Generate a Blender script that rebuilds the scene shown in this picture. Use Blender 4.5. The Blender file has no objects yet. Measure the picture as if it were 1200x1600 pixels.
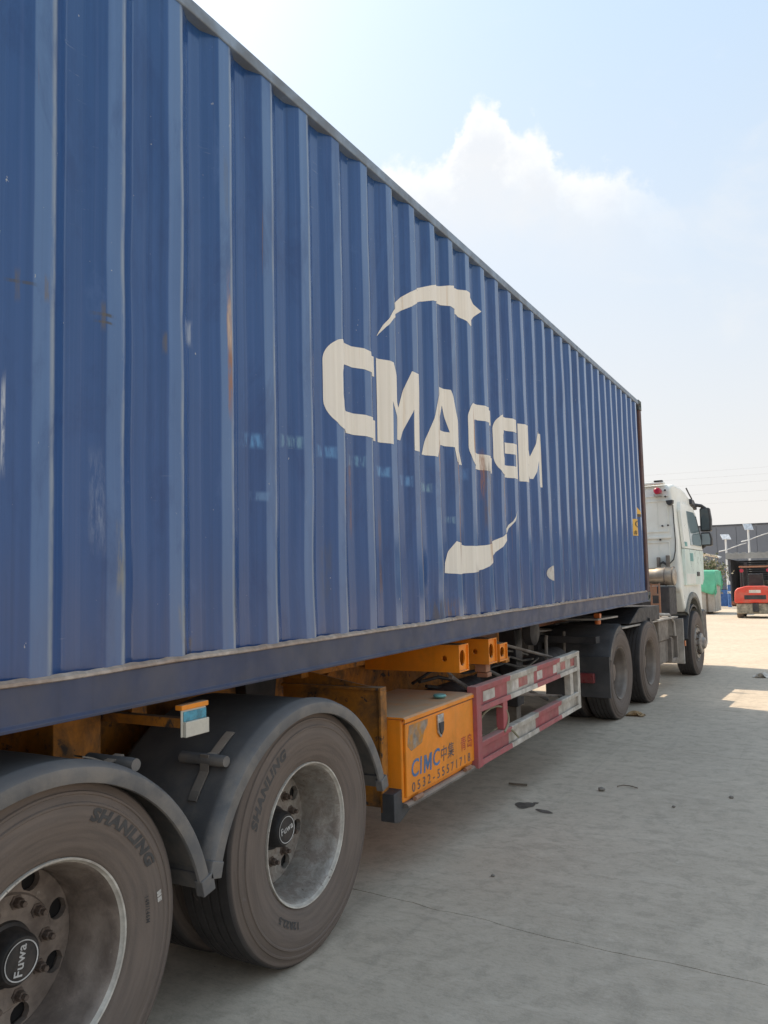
import bpy, bmesh, math, random
from math import sin, cos, pi, radians
from mathutils import Vector, Matrix, noise as mnoise

random.seed(7)
S = bpy.context.scene
COL = S.collection

# ------------------------------------------------------------------ camera
cam_d = bpy.data.cameras.new('camera')
cam = bpy.data.objects.new('camera', cam_d)
COL.objects.link(cam)
S.camera = cam
cam_d.sensor_fit = 'VERTICAL'
cam_d.sensor_height = 32.0
cam_d.lens = 32.0 * 1254.6 / 1600.0
cam_d.clip_start = 0.05
cam_d.clip_end = 3000
_r = Vector((0.87813489, 0.47805951, -0.01839069))
_u = Vector((0.05879945, -0.06969797, 0.99583373))
_f = Vector((-0.474786, 0.8755577, 0.08931386))
CAMP = Vector((1.96518, -0.01723, 1.5249))
M = Matrix(((_r.x, _u.x, -_f.x, CAMP.x), (_r.y, _u.y, -_f.y, CAMP.y), (_r.z, _u.z, -_f.z, CAMP.z), (0, 0, 0, 1)))
cam.matrix_world = M
S.render.resolution_x = 768
S.render.resolution_y = 1024

# ------------------------------------------------------------------ light
SUN_AZ = radians(-69.0)          # clockwise from +Y
SUN_EL = radians(50.0)
sd = Vector((sin(SUN_AZ) * cos(SUN_EL), cos(SUN_AZ) * cos(SUN_EL), sin(SUN_EL)))
sl = bpy.data.lights.new('sun', 'SUN')
sl.energy = 2.0
sl.angle = radians(0.6)
sl.color = (1.0, 0.86, 0.67)
so = bpy.data.objects.new('sun', sl)
so.location = (-30, 20, 40)
so.rotation_euler = sd.to_track_quat('Z', 'Y').to_euler()
COL.objects.link(so)

W = bpy.data.worlds.new('World')
S.world = W
W.use_nodes = True


class NB:
    """small node-building helper"""
    def __init__(self, tree):
        self.t = tree
        self.n = tree.nodes
        self.l = tree.links

    def new(self, typ, **kw):
        nd = self.n.new(typ)
        for k, v in kw.items():
            setattr(nd, k, v)
        return nd

    def set(self, sock, v):
        if hasattr(v, 'is_output') or hasattr(v, 'links'):
            self.l.new(v, sock)
        else:
            try:
                sock.default_value = v
            except Exception:
                sock.default_value = (v[0], v[1], v[2], 1.0)

    def math(self, op, a, b=0.0, c=None, clamp=False):
        nd = self.new('ShaderNodeMath', operation=op, use_clamp=clamp)
        self.set(nd.inputs[0], a)
        self.set(nd.inputs[1], b)
        if c is not None:
            self.set(nd.inputs[2], c)
        return nd.outputs[0]

    def mr(self, v, a, b, c=0.0, d=1.0, smooth=True):
        nd = self.new('ShaderNodeMapRange')
        nd.interpolation_type = 'SMOOTHSTEP' if smooth else 'LINEAR'
        self.set(nd.inputs[0], v)
        for i, x in enumerate((a, b, c, d)):
            self.set(nd.inputs[1 + i], x)
        return nd.outputs[0]

    def mix(self, f, a, b, blend='MIX'):
        nd = self.new('ShaderNodeMix', data_type='RGBA', blend_type=blend)
        self.set(nd.inputs[0], f)
        for s, v in ((nd.inputs[6], a), (nd.inputs[7], b)):
            if isinstance(v, (tuple, list)):
                s.default_value = (v[0], v[1], v[2], 1.0)
            else:
                self.l.new(v, s)
        return nd.outputs[2]

    def noise(self, vec, scale, detail=4, rough=0.55, dist=0.0):
        nd = self.new('ShaderNodeTexNoise')
        if vec is not None:
            self.l.new(vec, nd.inputs['Vector'])
        nd.inputs['Scale'].default_value = scale
        nd.inputs['Detail'].default_value = detail
        nd.inputs['Roughness'].default_value = rough
        nd.inputs['Distortion'].default_value = dist
        return nd.outputs[0]

    def map(self, vec, scale=(1, 1, 1), loc=(0, 0, 0), rot=(0, 0, 0)):
        nd = self.new('ShaderNodeMapping')
        self.l.new(vec, nd.inputs[0])
        nd.inputs[1].default_value = loc
        nd.inputs[2].default_value = rot
        nd.inputs[3].default_value = scale
        return nd.outputs[0]

    def sep(self, vec):
        nd = self.new('ShaderNodeSeparateXYZ')
        self.l.new(vec, nd.inputs[0])
        return nd.outputs

    def comb(self, x, y, z):
        nd = self.new('ShaderNodeCombineXYZ')
        for i, v in enumerate((x, y, z)):
            self.set(nd.inputs[i], v)
        return nd.outputs[0]


def build_world():
    b = NB(W.node_tree)
    b.n.clear()
    out = b.new('ShaderNodeOutputWorld')
    bg = b.new('ShaderNodeBackground')
    sky = b.new('ShaderNodeTexSky')
    sky.sky_type = 'NISHITA'
    sky.sun_disc = False
    sky.sun_elevation = SUN_EL
    sky.sun_rotation = SUN_AZ
    sky.altitude = 20
    sky.air_density = 1.0
    sky.dust_density = 3.2
    sky.ozone_density = 1.2
    tc = b.new('ShaderNodeTexCoord')
    d = tc.outputs['Generated']
    x, y, z = b.sep(d)
    # thin high haze that whitens the air towards the horizon
    hz = b.mr(z, 0.75, 0.05, 0.76, 0.97, smooth=False)
    hcol = b.mix(b.mr(z, 0.08, 0.62, 0.0, 1.0, smooth=False), (2.34, 2.27, 2.20), (1.46, 1.90, 2.28))
    base = b.mix(hz, sky.outputs[0], hcol)
    # cumulus: azimuth / elevation of the direction, in degrees
    az = b.math('MULTIPLY', b.math('ARCTAN2', b.math('MULTIPLY', x, -1.0), y), 57.2958)
    el = b.math('MULTIPLY', b.math('ARCSINE', z), 57.2958)
    nv = b.map(d, (1, 1, 1))
    n1 = b.noise(nv, 9.0, 7, 0.62, 0.3)
    n2 = b.noise(nv, 30.0, 5, 0.6)
    n3 = b.noise(b.map(d, (1, 1, 1), (5, 3, 1)), 14.0, 6, 0.62)
    n4 = b.noise(b.map(d, (1, 1, 1), (2, 8, 4)), 4.0, 3, 0.5)
    azw = b.math('ADD', az, b.math('MULTIPLY', b.math('SUBTRACT', n3, 0.5), 7.0))
    crv = b.new('ShaderNodeFloatCurve')
    u = b.mr(azw, 4.0, 34.0, 0.0, 1.0, smooth=False)
    b.l.new(u, crv.inputs['Value'])
    pts = [(0.0, 0.10), (0.15, 0.40), (0.25, 0.60), (0.36, 0.66), (0.44, 0.86), (0.49, 0.84), (0.54, 0.97),
           (0.60, 0.94), (0.67, 0.74), (0.76, 0.72), (0.88, 0.66), (1.0, 0.5)]
    c = crv.mapping.curves[0]
    c.points[0].location = pts[0]
    c.points[1].location = pts[-1]
    for p in pts[1:-1]:
        c.points.new(*p)
    crv.mapping.update()
    edge = b.mr(crv.outputs[0], 0.0, 1.0, 19.0, 32.0, smooth=False)
    disp = b.math('MULTIPLY', b.math('SUBTRACT', n1, 0.5), 8.0)
    disp2 = b.math('MULTIPLY', b.math('SUBTRACT', n2, 0.5), 4.0)
    edge2 = b.math('ADD', edge, b.math('ADD', disp, disp2))
    depth = b.math('SUBTRACT', edge2, el)
    m = b.mr(depth, -0.35, 1.3, 0.0, 1.0)
    low = b.math('SUBTRACT', b.math('ADD', 27.5, b.math('MULTIPLY', b.math('SUBTRACT', n4, 0.5), 10.0)), el)
    m = b.math('MULTIPLY', m, b.mr(low, -1.0, 10.0, 0.62, 0.08))
    m = b.math('MULTIPLY', m, b.mr(az, 5.0, 13.0, 0.0, 1.0))
    m = b.math('MULTIPLY', m, b.mr(az, 46.0, 30.0, 0.0, 1.0))
    m = b.math('MULTIPLY', m, b.mr(n1, 0.2, 0.55, 0.45, 1.0))
    ccol = b.mix(b.mr(depth, 0.2, 4.0), (3.35, 3.15, 2.86), (2.58, 2.50, 2.42))
    base = b.mix(m, base, ccol)
    # faint scattered wisps over the whole sky
    w1 = b.noise(b.map(d, (1, 1, 2.2)), 5.0, 6, 0.6, 0.4)
    wm = b.math('MULTIPLY', b.mr(w1, 0.53, 0.80), 0.28)
    base = b.mix(wm, base, (2.62, 2.55, 2.47))
    b.l.new(base, bg.inputs[0])
    bg.inputs[1].default_value = 0.15
    b.l.new(bg.outputs[0], out.inputs[0])


build_world()
S.view_settings.view_transform = 'Standard'
S.view_settings.look = 'None'
S.view_settings.gamma = 1.0
S.view_settings.use_curve_mapping = False
S.view_settings.exposure = 1.34

# ------------------------------------------------------------------ materials
MATS = {}


def mat(name, col, rough=0.6, metal=0.0, var=0.25, scale=6.0, dirt=None, dirt_amt=0.0, dirt_scale=3.0, bump=0.0,
        bump_scale=60.0, streak=0.0, top_dust=None, spec=0.5, rust=None, rust_lo=0.62, rust_scale=8.0, clear=0.0, sheen=0.0):
    if name in MATS:
        return MATS[name]
    m = bpy.data.materials.new(name)
    m.use_nodes = True
    b = NB(m.node_tree)
    p = b.n['Principled BSDF']
    tc = b.new('ShaderNodeTexCoord')
    o = tc.outputs['Object']
    n1 = b.noise(o, scale, 5, 0.6)
    lo = tuple(c * (1 - var) for c in col)
    hi = tuple(min(1, c * (1 + var)) for c in col)
    c = b.mix(b.mr(n1, 0.25, 0.75), lo, hi)
    rg = b.mr(b.noise(o, scale * 2.3, 4), 0.3, 0.7, max(0.03, rough - 0.1), min(1, rough + 0.1))
    if streak:
        ns = b.noise(b.map(o, (22, 22, 0.8)), 1.0, 4, 0.6)
        c = b.mix(b.math('MULTIPLY', b.mr(ns, 0.5, 0.75), streak), c, tuple(x * 0.35 for x in col))
    if dirt:
        nd = b.noise(o, dirt_scale, 6, 0.65, 0.3)
        k = b.math('MULTIPLY', b.mr(nd, 0.36, 0.68), dirt_amt)
        c = b.mix(k, c, dirt)
        rg = b.math('ADD', rg, b.math('MULTIPLY', k, 0.25), clamp=True)
    if rust:
        nr = b.noise(o, rust_scale, 8, 0.68, 0.4)
        c = b.mix(b.mr(nr, rust_lo, rust_lo + 0.07), c, rust)
    if top_dust:
        g = b.new('ShaderNodeNewGeometry')
        nz = b.sep(g.outputs['Normal'])[2]
        k = b.math('MULTIPLY', b.mr(nz, 0.5, 0.95), b.mr(b.noise(o, 9.0, 5), 0.2, 0.6, 0.55, 0.95))
        c = b.mix(k, c, top_dust)
        rg = b.math('ADD', rg, b.math('MULTIPLY', k, 0.4), clamp=True)
    b.l.new(c, p.inputs['Base Color'])
    b.l.new(rg, p.inputs['Roughness'])
    p.inputs['Metallic'].default_value = metal
    p.inputs['Specular IOR Level'].default_value = spec
    if clear:
        p.inputs['Coat Weight'].default_value = clear
        p.inputs['Coat Roughness'].default_value = 0.15
    if bump:
        bp = b.new('ShaderNodeBump')
        bp.inputs['Strength'].default_value = bump
        bp.inputs['Distance'].default_value = 0.01
        b.l.new(b.noise(o, bump_scale, 5, 0.6), bp.inputs['Height'])
        b.l.new(bp.outputs[0], p.inputs['Normal'])
    MATS[name] = m
    return m


def glass_mat(name, col, rough=0.05):
    m = bpy.data.materials.new(name)
    m.use_nodes = True
    p = m.node_tree.nodes['Principled BSDF']
    p.inputs['Base Color'].default_value = (*col, 1)
    p.inputs['Roughness'].default_value = rough
    p.inputs['Specular IOR Level'].default_value = 0.8
    MATS[name] = m
    return m


DUST = (0.30, 0.26, 0.21)
RUST = (0.20, 0.075, 0.03)

XO = -0.008
Y0 = 1.599          # far edge of one outer corrugation flat
PITCH = 0.278


def stains(b, y, z, o, c, lst):
    for (yc, zc, hy, hz, col, amt) in lst:
        a = b.math('DIVIDE', b.math('ABSOLUTE', b.math('SUBTRACT', y, yc)), hy)
        e = b.math('DIVIDE', b.math('ABSOLUTE', b.math('SUBTRACT', z, zc)), hz)
        k = b.mr(b.math('MAXIMUM', a, e), 1.0, 0.35)
        nn = b.noise(b.map(o, (30, 30, 5)), 1.0, 6, 0.7)
        k = b.math('MULTIPLY', b.math('MULTIPLY', k, b.mr(nn, 0.38, 0.62)), amt)
        c = b.mix(k, c, col)
    return c


STAINS = [  # y, z, half width, half height, colour, amount : rust and scuffs
    (2.415, 2.42, .022, .36, (0.30, 0.13, 0.055), 0.9),
    (2.415, 2.52, .018, .14, (0.55, 0.42, 0.32), 0.8),
    (1.575, 2.40, .012, .05, (0.16, 0.13, 0.10), 0.7),
    (1.80, 2.385, .05, .008, (0.07, 0.07, 0.075), 0.9),
    (1.80, 2.36, .045, .006, (0.07, 0.07, 0.075), 0.9),
    (1.795, 2.38, .010, .06, (0.13, 0.11, 0.09), 0.6),
    (1.50, 2.40, .05, .007, (0.07, 0.07, 0.075), 0.9),
    (1.49, 2.39, .009, .06, (0.13, 0.11, 0.09), 0.6),
    (2.07, 2.36, .012, .05, (0.13, 0.11, 0.09), 0.7),
    (3.37, 1.93, .018, .25, (0.22, 0.09, 0.05), 0.75),
    (4.37, 2.35, .016, .30, (0.34, 0.17, 0.07), 0.9),
    (4.655, 1.95, .022, .42, (0.24, 0.09, 0.045), 0.9),
    (4.93, 2.45, .02, .22, (0.36, 0.17, 0.06), 0.9),
    (5.18, 2.08, .09, .30, (0.12, 0.075, 0.06), 0.75),
    (5.10, 2.20, .03, .20, (0.30, 0.11, 0.045), 0.9),
    (4.72, 1.64, .03, .16, (0.40, 0.17, 0.06), 0.8),
    (5.20, 1.68, .05, .12, (0.42, 0.22, 0.08), 0.7),
    (3.28, 2.40, .012, .15, (0.34, 0.24, 0.14), 0.8),
    (1.86, 1.60, .02, .14, (0.26, 0.24, 0.17), 0.6),
    (2.15, 1.36, .03, .10, (0.24, 0.22, 0.15), 0.6),
    (2.45, 1.42, .025, .14, (0.24, 0.22, 0.15), 0.6),
    (4.30, 1.31, .12, .09, (0.10, 0.08, 0.07), 0.7),
    (4.52, 1.32, .10, .08, (0.16, 0.09, 0.06), 0.8),
    (2.20, 1.29, .06, .045, (0.13, 0.11, 0.10), 0.8),
    (1.46, 1.98, .008, .17, (0.55, 0.58, 0.62), 0.9),
    (1.78, 1.78, .03, .2, (0.30, 0.36, 0.48), 0.5),
    (2.22, 2.44, .035, .06, (0.42, 0.47, 0.55), 0.6),
    (2.576, 2.086, 0.075, 0.04, (0.10, 0.27, 0.52), 0.95),
    (2.858, 2.118, 0.08, 0.036, (0.16, 0.30, 0.42), 0.95),
    (3.137, 2.109, 0.075, 0.036, (0.10, 0.25, 0.48), 0.95),
    (3.415, 2.098, 0.08, 0.036, (0.13, 0.28, 0.44), 0.95),
    (3.692, 2.073, 0.07, 0.036, (0.11, 0.27, 0.50), 0.95),
    (3.968, 2.05, 0.065, 0.038, (0.11, 0.26, 0.50), 0.95),
    (4.232, 2.035, 0.065, 0.034, (0.16, 0.29, 0.40), 0.95),
    (4.79, 2.172, 0.06, 0.05, (0.07, 0.18, 0.40), 0.95),
    (4.53, 1.86, 0.065, 0.028, (0.16, 0.28, 0.40), 0.95),
    (2.98, 1.87, 0.06, 0.03, (0.07, 0.16, 0.36), 0.95),
    (2.62, 1.86, 0.06, 0.025, (0.10, 0.20, 0.38), 0.95),
    (3.66, 1.62, .02, .30, (0.16, 0.085, 0.055), 0.6),
    (4.10, 1.75, .014, .30, (0.20, 0.11, 0.06), 0.6),
    (4.93, 1.45, .05, .16, (0.15, 0.085, 0.06), 0.6),
    (5.48, 2.02, .02, .25, (0.22, 0.11, 0.06), 0.7),
    (5.77, 1.50, .02, .22, (0.20, 0.12, 0.08), 0.6),
    (3.13, 1.55, .05, .20, (0.06, 0.09, 0.17), 0.7),
    (2.40, 3.05, .02, .20, (0.10, 0.14, 0.22), 0.7),
]


def container_mat():
    m = bpy.data.materials.new('container_blue')
    m.use_nodes = True
    b = NB(m.node_tree)
    p = b.n['Principled BSDF']
    tc = b.new('ShaderNodeTexCoord')
    o = tc.outputs['Object']
    x, y, z = b.sep(o)
    big = b.noise(b.map(o, (1, 1.3, .5)), 1.6, 4)
    c = b.mix(b.mr(big, 0.3, 0.7), (0.016, 0.072, 0.215), (0.026, 0.086, 0.240))
    # chalky vertical streaking of old paint, thinned off the outer flats to shade the slopes
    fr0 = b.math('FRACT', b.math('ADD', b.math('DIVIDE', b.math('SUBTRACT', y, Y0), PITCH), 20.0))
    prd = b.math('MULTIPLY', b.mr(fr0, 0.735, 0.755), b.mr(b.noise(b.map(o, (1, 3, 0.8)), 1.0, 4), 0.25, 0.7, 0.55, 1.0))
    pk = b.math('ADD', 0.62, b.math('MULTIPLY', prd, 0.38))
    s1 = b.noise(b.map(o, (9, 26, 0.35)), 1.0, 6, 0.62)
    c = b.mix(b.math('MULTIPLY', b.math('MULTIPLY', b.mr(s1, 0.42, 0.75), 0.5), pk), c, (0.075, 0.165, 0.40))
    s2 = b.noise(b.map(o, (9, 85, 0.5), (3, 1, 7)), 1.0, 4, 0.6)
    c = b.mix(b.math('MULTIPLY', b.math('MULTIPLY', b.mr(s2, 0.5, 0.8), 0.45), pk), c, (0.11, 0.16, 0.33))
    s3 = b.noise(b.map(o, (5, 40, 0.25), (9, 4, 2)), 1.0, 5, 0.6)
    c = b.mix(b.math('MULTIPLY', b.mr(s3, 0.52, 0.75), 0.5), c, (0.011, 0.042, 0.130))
    c = b.mix(b.math('MULTIPLY', prd, 0.66), c, (0.145, 0.250, 0.430))  # outer flats painted paler, standing for their grazing sky reflection
    # dust at the foot
    lowd = b.math('MULTIPLY', b.mr(z, 1.75, 1.22), b.mr(b.noise(b.map(o, (6, 14, 2)), 1.0, 5), 0.3, 0.7, 0.15, 0.75))
    c = b.mix(b.math('MULTIPLY', lowd, 0.42), c, (0.13, 0.115, 0.12))
    # worn far edge of every outer flat, with a painted edge highlight
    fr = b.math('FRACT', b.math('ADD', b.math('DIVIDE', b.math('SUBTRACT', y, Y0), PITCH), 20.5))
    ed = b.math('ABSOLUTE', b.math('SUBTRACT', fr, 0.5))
    wear_glint = b.math('MULTIPLY', b.mr(ed, 0.06, 0.012), b.mr(b.noise(b.map(o, (4, 14, 2.4)), 1.0, 6, 0.7), 0.30, 0.58))
    c = b.mix(b.math('MULTIPLY', wear_glint, 0.75), c, (0.33, 0.37, 0.39))
    rw = b.math('MULTIPLY', b.mr(ed, 0.05, 0.005), b.mr(b.noise(b.map(o, (5, 9, 1.7), (4, 4, 4)), 1.0, 7, 0.7), 0.60, 0.68))
    c = b.mix(b.math('MULTIPLY', rw, 0.8), c, (0.22, 0.12, 0.06))
    # separate sheets weathered differently, rust runs, sideways scrapes
    sheet = b.math('FRACT', b.math('MULTIPLY', b.math('SINE', b.math('MULTIPLY', b.math('FLOOR', b.math('DIVIDE', b.math('ADD', y, 0.31), PITCH * 4)), 12.9898)), 437.585))
    c = b.mix(b.math('MULTIPLY', sheet, 0.25), c, (0.035, 0.080, 0.230))
    blot = b.noise(b.map(o, (2, 3.2, 1.1), (1, 5, 2)), 1.0, 7, 0.7, 0.5)
    c = b.mix(b.math('MULTIPLY', b.mr(blot, 0.50, 0.66), 0.40), c, (0.010, 0.036, 0.140))
    c = b.mix(b.math('MULTIPLY', b.mr(blot, 0.42, 0.28), 0.40), c, (0.080, 0.155, 0.34))
    rr = b.math('MULTIPLY', b.mr(b.noise(b.map(o, (9, 60, 0.55), (8, 8, 8)), 1.0, 5, 0.65), 0.655, 0.70), b.mr(b.noise(b.map(o, (1, 1.4, 0.9), (3, 3, 3)), 1.0, 4), 0.52, 0.62))
    c = b.mix(b.math('MULTIPLY', rr, 0.65), c, (0.20, 0.105, 0.06))
    scr = b.math('MULTIPLY', b.mr(b.noise(b.map(o, (3, 5, 70), (1, 2, 3)), 1.0, 5, 0.7), 0.655, 0.70), b.mr(b.noise(b.map(o, (1, 2.2, 1.5), (6, 1, 3)), 1.0, 4), 0.52, 0.66))
    c = b.mix(b.math('MULTIPLY', scr, 0.6), c, (0.24, 0.29, 0.36))
    # pin-prick chips
    chips = b.noise(b.map(o, (1, 1, 0.6)), 55.0, 3, 0.6)
    c = b.mix(b.mr(chips, 0.735, 0.76), c, (0.36, 0.38, 0.40))
    c = stains(b, y, z, o, c, STAINS)
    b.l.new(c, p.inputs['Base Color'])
    rn = b.noise(b.map(o, (6, 12, 1.2)), 1.0, 5)
    b.l.new(b.mr(rn, 0.3, 0.7, 0.09, 0.21), p.inputs['Roughness'])
    p.inputs['Specular IOR Level'].default_value = 0.5
    bp = b.new('ShaderNodeBump')
    bp.inputs['Strength'].default_value = 0.08
    bp.inputs['Distance'].default_value = 0.01
    h = b.math('ADD', b.noise(b.map(o, (3, 9, 2.5)), 1.0, 3), b.math('MULTIPLY', b.noise(o, 140.0, 3), 0.12))
    b.l.new(h, bp.inputs['Height'])
    b.l.new(bp.outputs[0], p.inputs['Normal'])
    MATS['container_blue'] = m
    return m


def logo_mat():
    m = bpy.data.materials.new('logo_white')
    m.use_nodes = True
    b = NB(m.node_tree)
    p = b.n['Principled BSDF']
    tc = b.new('ShaderNodeTexCoord')
    o = tc.outputs['Object']
    x, y, z = b.sep(o)
    s1 = b.noise(b.map(o, (9, 40, 0.6)), 1.0, 5, 0.6)
    c = b.mix(b.mr(s1, 0.3, 0.75), (0.86, 0.80, 0.70), (0.76, 0.70, 0.60))
    s2 = b.noise(b.map(o, (9, 22, 0.5), (3, 8, 1)), 1.0, 6, 0.65)
    c = b.mix(b.math('MULTIPLY', b.mr(s2, 0.60, 0.72), 0.55), c, (0.55, 0.36, 0.17))
    fl = b.noise(b.map(o, (1, 1, .7)), 40.0, 5, 0.7)
    c = b.mix(b.mr(fl, 0.70, 0.72), c, (0.06, 0.09, 0.2))
    c = stains(b, y, z, o, c, [s for s in STAINS if s[0] > 3])
    b.l.new(c, p.inputs['Base Color'])
    p.inputs['Roughness'].default_value = 0.5
    MATS['logo_white'] = m
    return m


def concrete_mat():
    m = bpy.data.materials.new('yard_concrete')
    m.use_nodes = True
    b = NB(m.node_tree)
    p = b.n['Principled BSDF']
    g = b.new('ShaderNodeNewGeometry')
    o = g.outputs['Position']
    oi = b.new('ShaderNodeObjectInfo')
    n1 = b.noise(o, 0.55, 5, 0.6, 0.4)
    c = b.mix(b.mr(n1, 0.3, 0.7), (0.500, 0.415, 0.318), (0.590, 0.495, 0.384))
    # trowel / tyre streaks across
    s1 = b.noise(b.map(o, (1.2, 7.0, 1), (0, 0, 0), (0, 0, 0.12)), 1.0, 6, 0.65)
    c = b.mix(b.math('MULTIPLY', b.mr(s1, 0.48, 0.75), 0.5), c, (0.655, 0.560, 0.445))
    s2 = b.noise(b.map(o, (3.0, 16.0, 1), (5, 2, 0), (0, 0, 0.12)), 1.0, 5, 0.65)
    c = b.mix(b.math('MULTIPLY', b.mr(s2, 0.50, 0.76), 0.55), c, (0.375, 0.312, 0.240))
    # darker blotches
    d1 = b.noise(o, 2.6, 6, 0.7, 0.6)
    c = b.mix(b.math('MULTIPLY', b.mr(d1, 0.55, 0.72), 0.65), c, (0.310, 0.260, 0.202))
    mo = b.noise(o, 9.0, 6, 0.7, 0.3)
    c = b.mix(b.math('MULTIPLY', b.mr(mo, 0.46, 0.66), 0.6), c, (0.345, 0.288, 0.220))
    c = b.mix(b.math('MULTIPLY', b.mr(mo, 0.44, 0.30), 0.5), c, (0.67, 0.575, 0.46))
    # old tyre sweeps
    ts = b.noise(b.map(o, (6.0, 0.35, 1), (2, 2, 0), (0, 0, 0.10)), 1.0, 4, 0.6)
    c = b.mix(b.math('MULTIPLY', b.mr(ts, 0.58, 0.72), 0.28), c, (0.27, 0.235, 0.195))
    # grit
    gr = b.noise(o, 90.0, 3, 0.7)
    c = b.mix(b.math('MULTIPLY', b.mr(gr, 0.35, 0.68), 0.22), c, (0.62, 0.56, 0.47))
    fs_ = b.noise(b.map(o, (24.0, 70.0, 1), (3, 1, 0), (0, 0, 0.12)), 1.0, 4, 0.7)
    c = b.mix(b.math('MULTIPLY', b.mr(fs_, 0.48, 0.70), 0.42), c, (0.33, 0.275, 0.215))
    gd = b.noise(o, 38.0, 4, 0.7)
    c = b.mix(b.mr(gd, 0.71, 0.735), c, (0.11, 0.10, 0.095))
    c = b.mix(b.math('MULTIPLY', oi.outputs['Random'], 0.12), c, (0.46, 0.38, 0.295))
    b.l.new(c, p.inputs['Base Color'])
    p.inputs['Roughness'].default_value = 0.85
    p.inputs['Specular IOR Level'].default_value = 0.3
    bp = b.new('ShaderNodeBump')
    bp.inputs['Strength'].default_value = 0.35
    bp.inputs['Distance'].default_value = 0.004
    b.l.new(b.math('ADD', gr, b.math('MULTIPLY', d1, 1.5)), bp.inputs['Height'])
    b.l.new(bp.outputs[0], p.inputs['Normal'])
    MATS['concrete'] = m
    return m


def tyre_mat(name, dust):
    m = bpy.data.materials.new(name)
    m.use_nodes = True
    b = NB(m.node_tree)
    p = b.n['Principled BSDF']
    tc = b.new('ShaderNodeTexCoord')
    o = tc.outputs['Object']
    x, y, z = b.sep(o)
    r = b.math('SQRT', b.math('ADD', b.math('MULTIPLY', y, y), b.math('MULTIPLY', z, z)))
    ang = b.math('ARCTAN2', z, y)
    rv = b.comb(b.math('MULTIPLY', r, 60.0), b.math('MULTIPLY', ang, 1.6), b.math('MULTIPLY', x, 8.0))
    rings = b.noise(rv, 1.0, 4, 0.6)
    n1 = b.noise(o, 5.0, 5, 0.6)
    c = b.mix(b.mr(n1, 0.3, 0.7), (0.040, 0.036, 0.035), (0.066, 0.059, 0.056))
    # brown road dust on the sidewall, less on the tread
    side = b.mr(r, 0.505, 0.485)
    k = b.math('MULTIPLY', side, b.mr(rings, 0.25, 0.7, 0.62, 1.0))
    c = b.mix(b.math('MULTIPLY', k, dust), c, (0.192, 0.148, 0.120))
    sc = b.noise(o, 24.0, 6, 0.7)
    c = b.mix(b.math('MULTIPLY', b.mr(sc, 0.62, 0.75), 0.5), c, (0.19, 0.165, 0.15))
    b.l.new(c, p.inputs['Base Color'])
    p.inputs['Roughness'].default_value = 0.78
    p.inputs['Specular IOR Level'].default_value = 0.35
    bp = b.new('ShaderNodeBump')
    bp.inputs['Strength'].default_value = 0.3
    bp.inputs['Distance'].default_value = 0.003
    b.l.new(b.math('ADD', rings, b.noise(o, 120.0, 3)), bp.inputs['Height'])
    b.l.new(bp.outputs[0], p.inputs['Normal'])
    MATS[name] = m
    return m


container_mat(); logo_mat(); concrete_mat(); tyre_mat('tyre', 0.75); tyre_mat('tyre_dusty', 0.9)
YEL = (0.90, 0.275, 0.012)
mat('rail_blue', (0.036, 0.050, 0.105), 0.5, var=0.2, scale=3, dirt=(0.11, 0.10, 0.105), dirt_amt=0.55, dirt_scale=2.2, rust=(0.16, 0.08, 0.05), rust_lo=0.70, streak=0.25)
mat('toprail', (0.21, 0.27, 0.35), 0.5, dirt=(0.14, 0.15, 0.16), dirt_amt=0.7, dirt_scale=5, rust=(0.13, 0.08, 0.055), rust_lo=0.63, rust_scale=11)
mat('post_rust', (0.085, 0.055, 0.060), 0.7, dirt=(0.15, 0.075, 0.05), dirt_amt=0.7, dirt_scale=4)
mat('casting', (0.07, 0.085, 0.08), 0.7, rust=(0.30, 0.15, 0.08), rust_lo=0.55)
mat('weld', (0.42, 0.35, 0.29), 0.85, var=0.3, scale=30, dirt=(0.24, 0.14, 0.09), dirt_amt=0.6, dirt_scale=1.6, rust=(0.20, 0.10, 0.06), rust_lo=0.66, rust_scale=30)
mat('yellow', YEL, 0.5, var=0.12, scale=3, dirt=(0.55, 0.22, 0.03), dirt_amt=0.45, dirt_scale=5, rust=(0.14, 0.075, 0.04), rust_lo=0.70, rust_scale=16, top_dust=(0.52, 0.36, 0.23), streak=0.12)
mat('yellow_dirt_shade', (0.52, 0.195, 0.018), 0.65, var=0.3, dirt=(0.09, 0.06, 0.035), dirt_amt=0.9, dirt_scale=6, rust=(0.05, 0.04, 0.035), rust_lo=0.58, rust_scale=9, top_dust=(0.34, 0.24, 0.17))  # dirt tone, also standing in for shade on the rear outriggers
mat('brown_frame', (0.22, 0.085, 0.035), 0.7, dirt=(0.07, 0.045, 0.035), dirt_amt=0.8)
mat('black_steel', (0.028, 0.027, 0.030), 0.6, dirt=(0.09, 0.08, 0.075), dirt_amt=0.5)
mat('black_plastic', (0.022, 0.023, 0.027), 0.45, dirt=(0.075, 0.07, 0.07), dirt_amt=0.45, dirt_scale=4)
mat('fender_black', (0.050, 0.050, 0.053), 0.5, dirt=(0.11, 0.10, 0.095), dirt_amt=0.5, dirt_scale=4)
mat('fender', (0.125, 0.122, 0.122), 0.45, var=0.15, scale=4, dirt=(0.235, 0.205, 0.175), dirt_amt=0.75, dirt_scale=8, rust=(0.24, 0.22, 0.20), rust_lo=0.69, rust_scale=45, streak=0.2, bump=0.1, bump_scale=220, top_dust=(0.12, 0.115, 0.115))
mat('rim', (0.30, 0.245, 0.205), 0.5, metal=0.3, var=0.25, scale=9, dirt=(0.13, 0.098, 0.08), dirt_amt=0.8, dirt_scale=7, rust=(0.38, 0.33, 0.28), rust_lo=0.64, rust_scale=26, bump=0.12, bump_scale=150)
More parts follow.
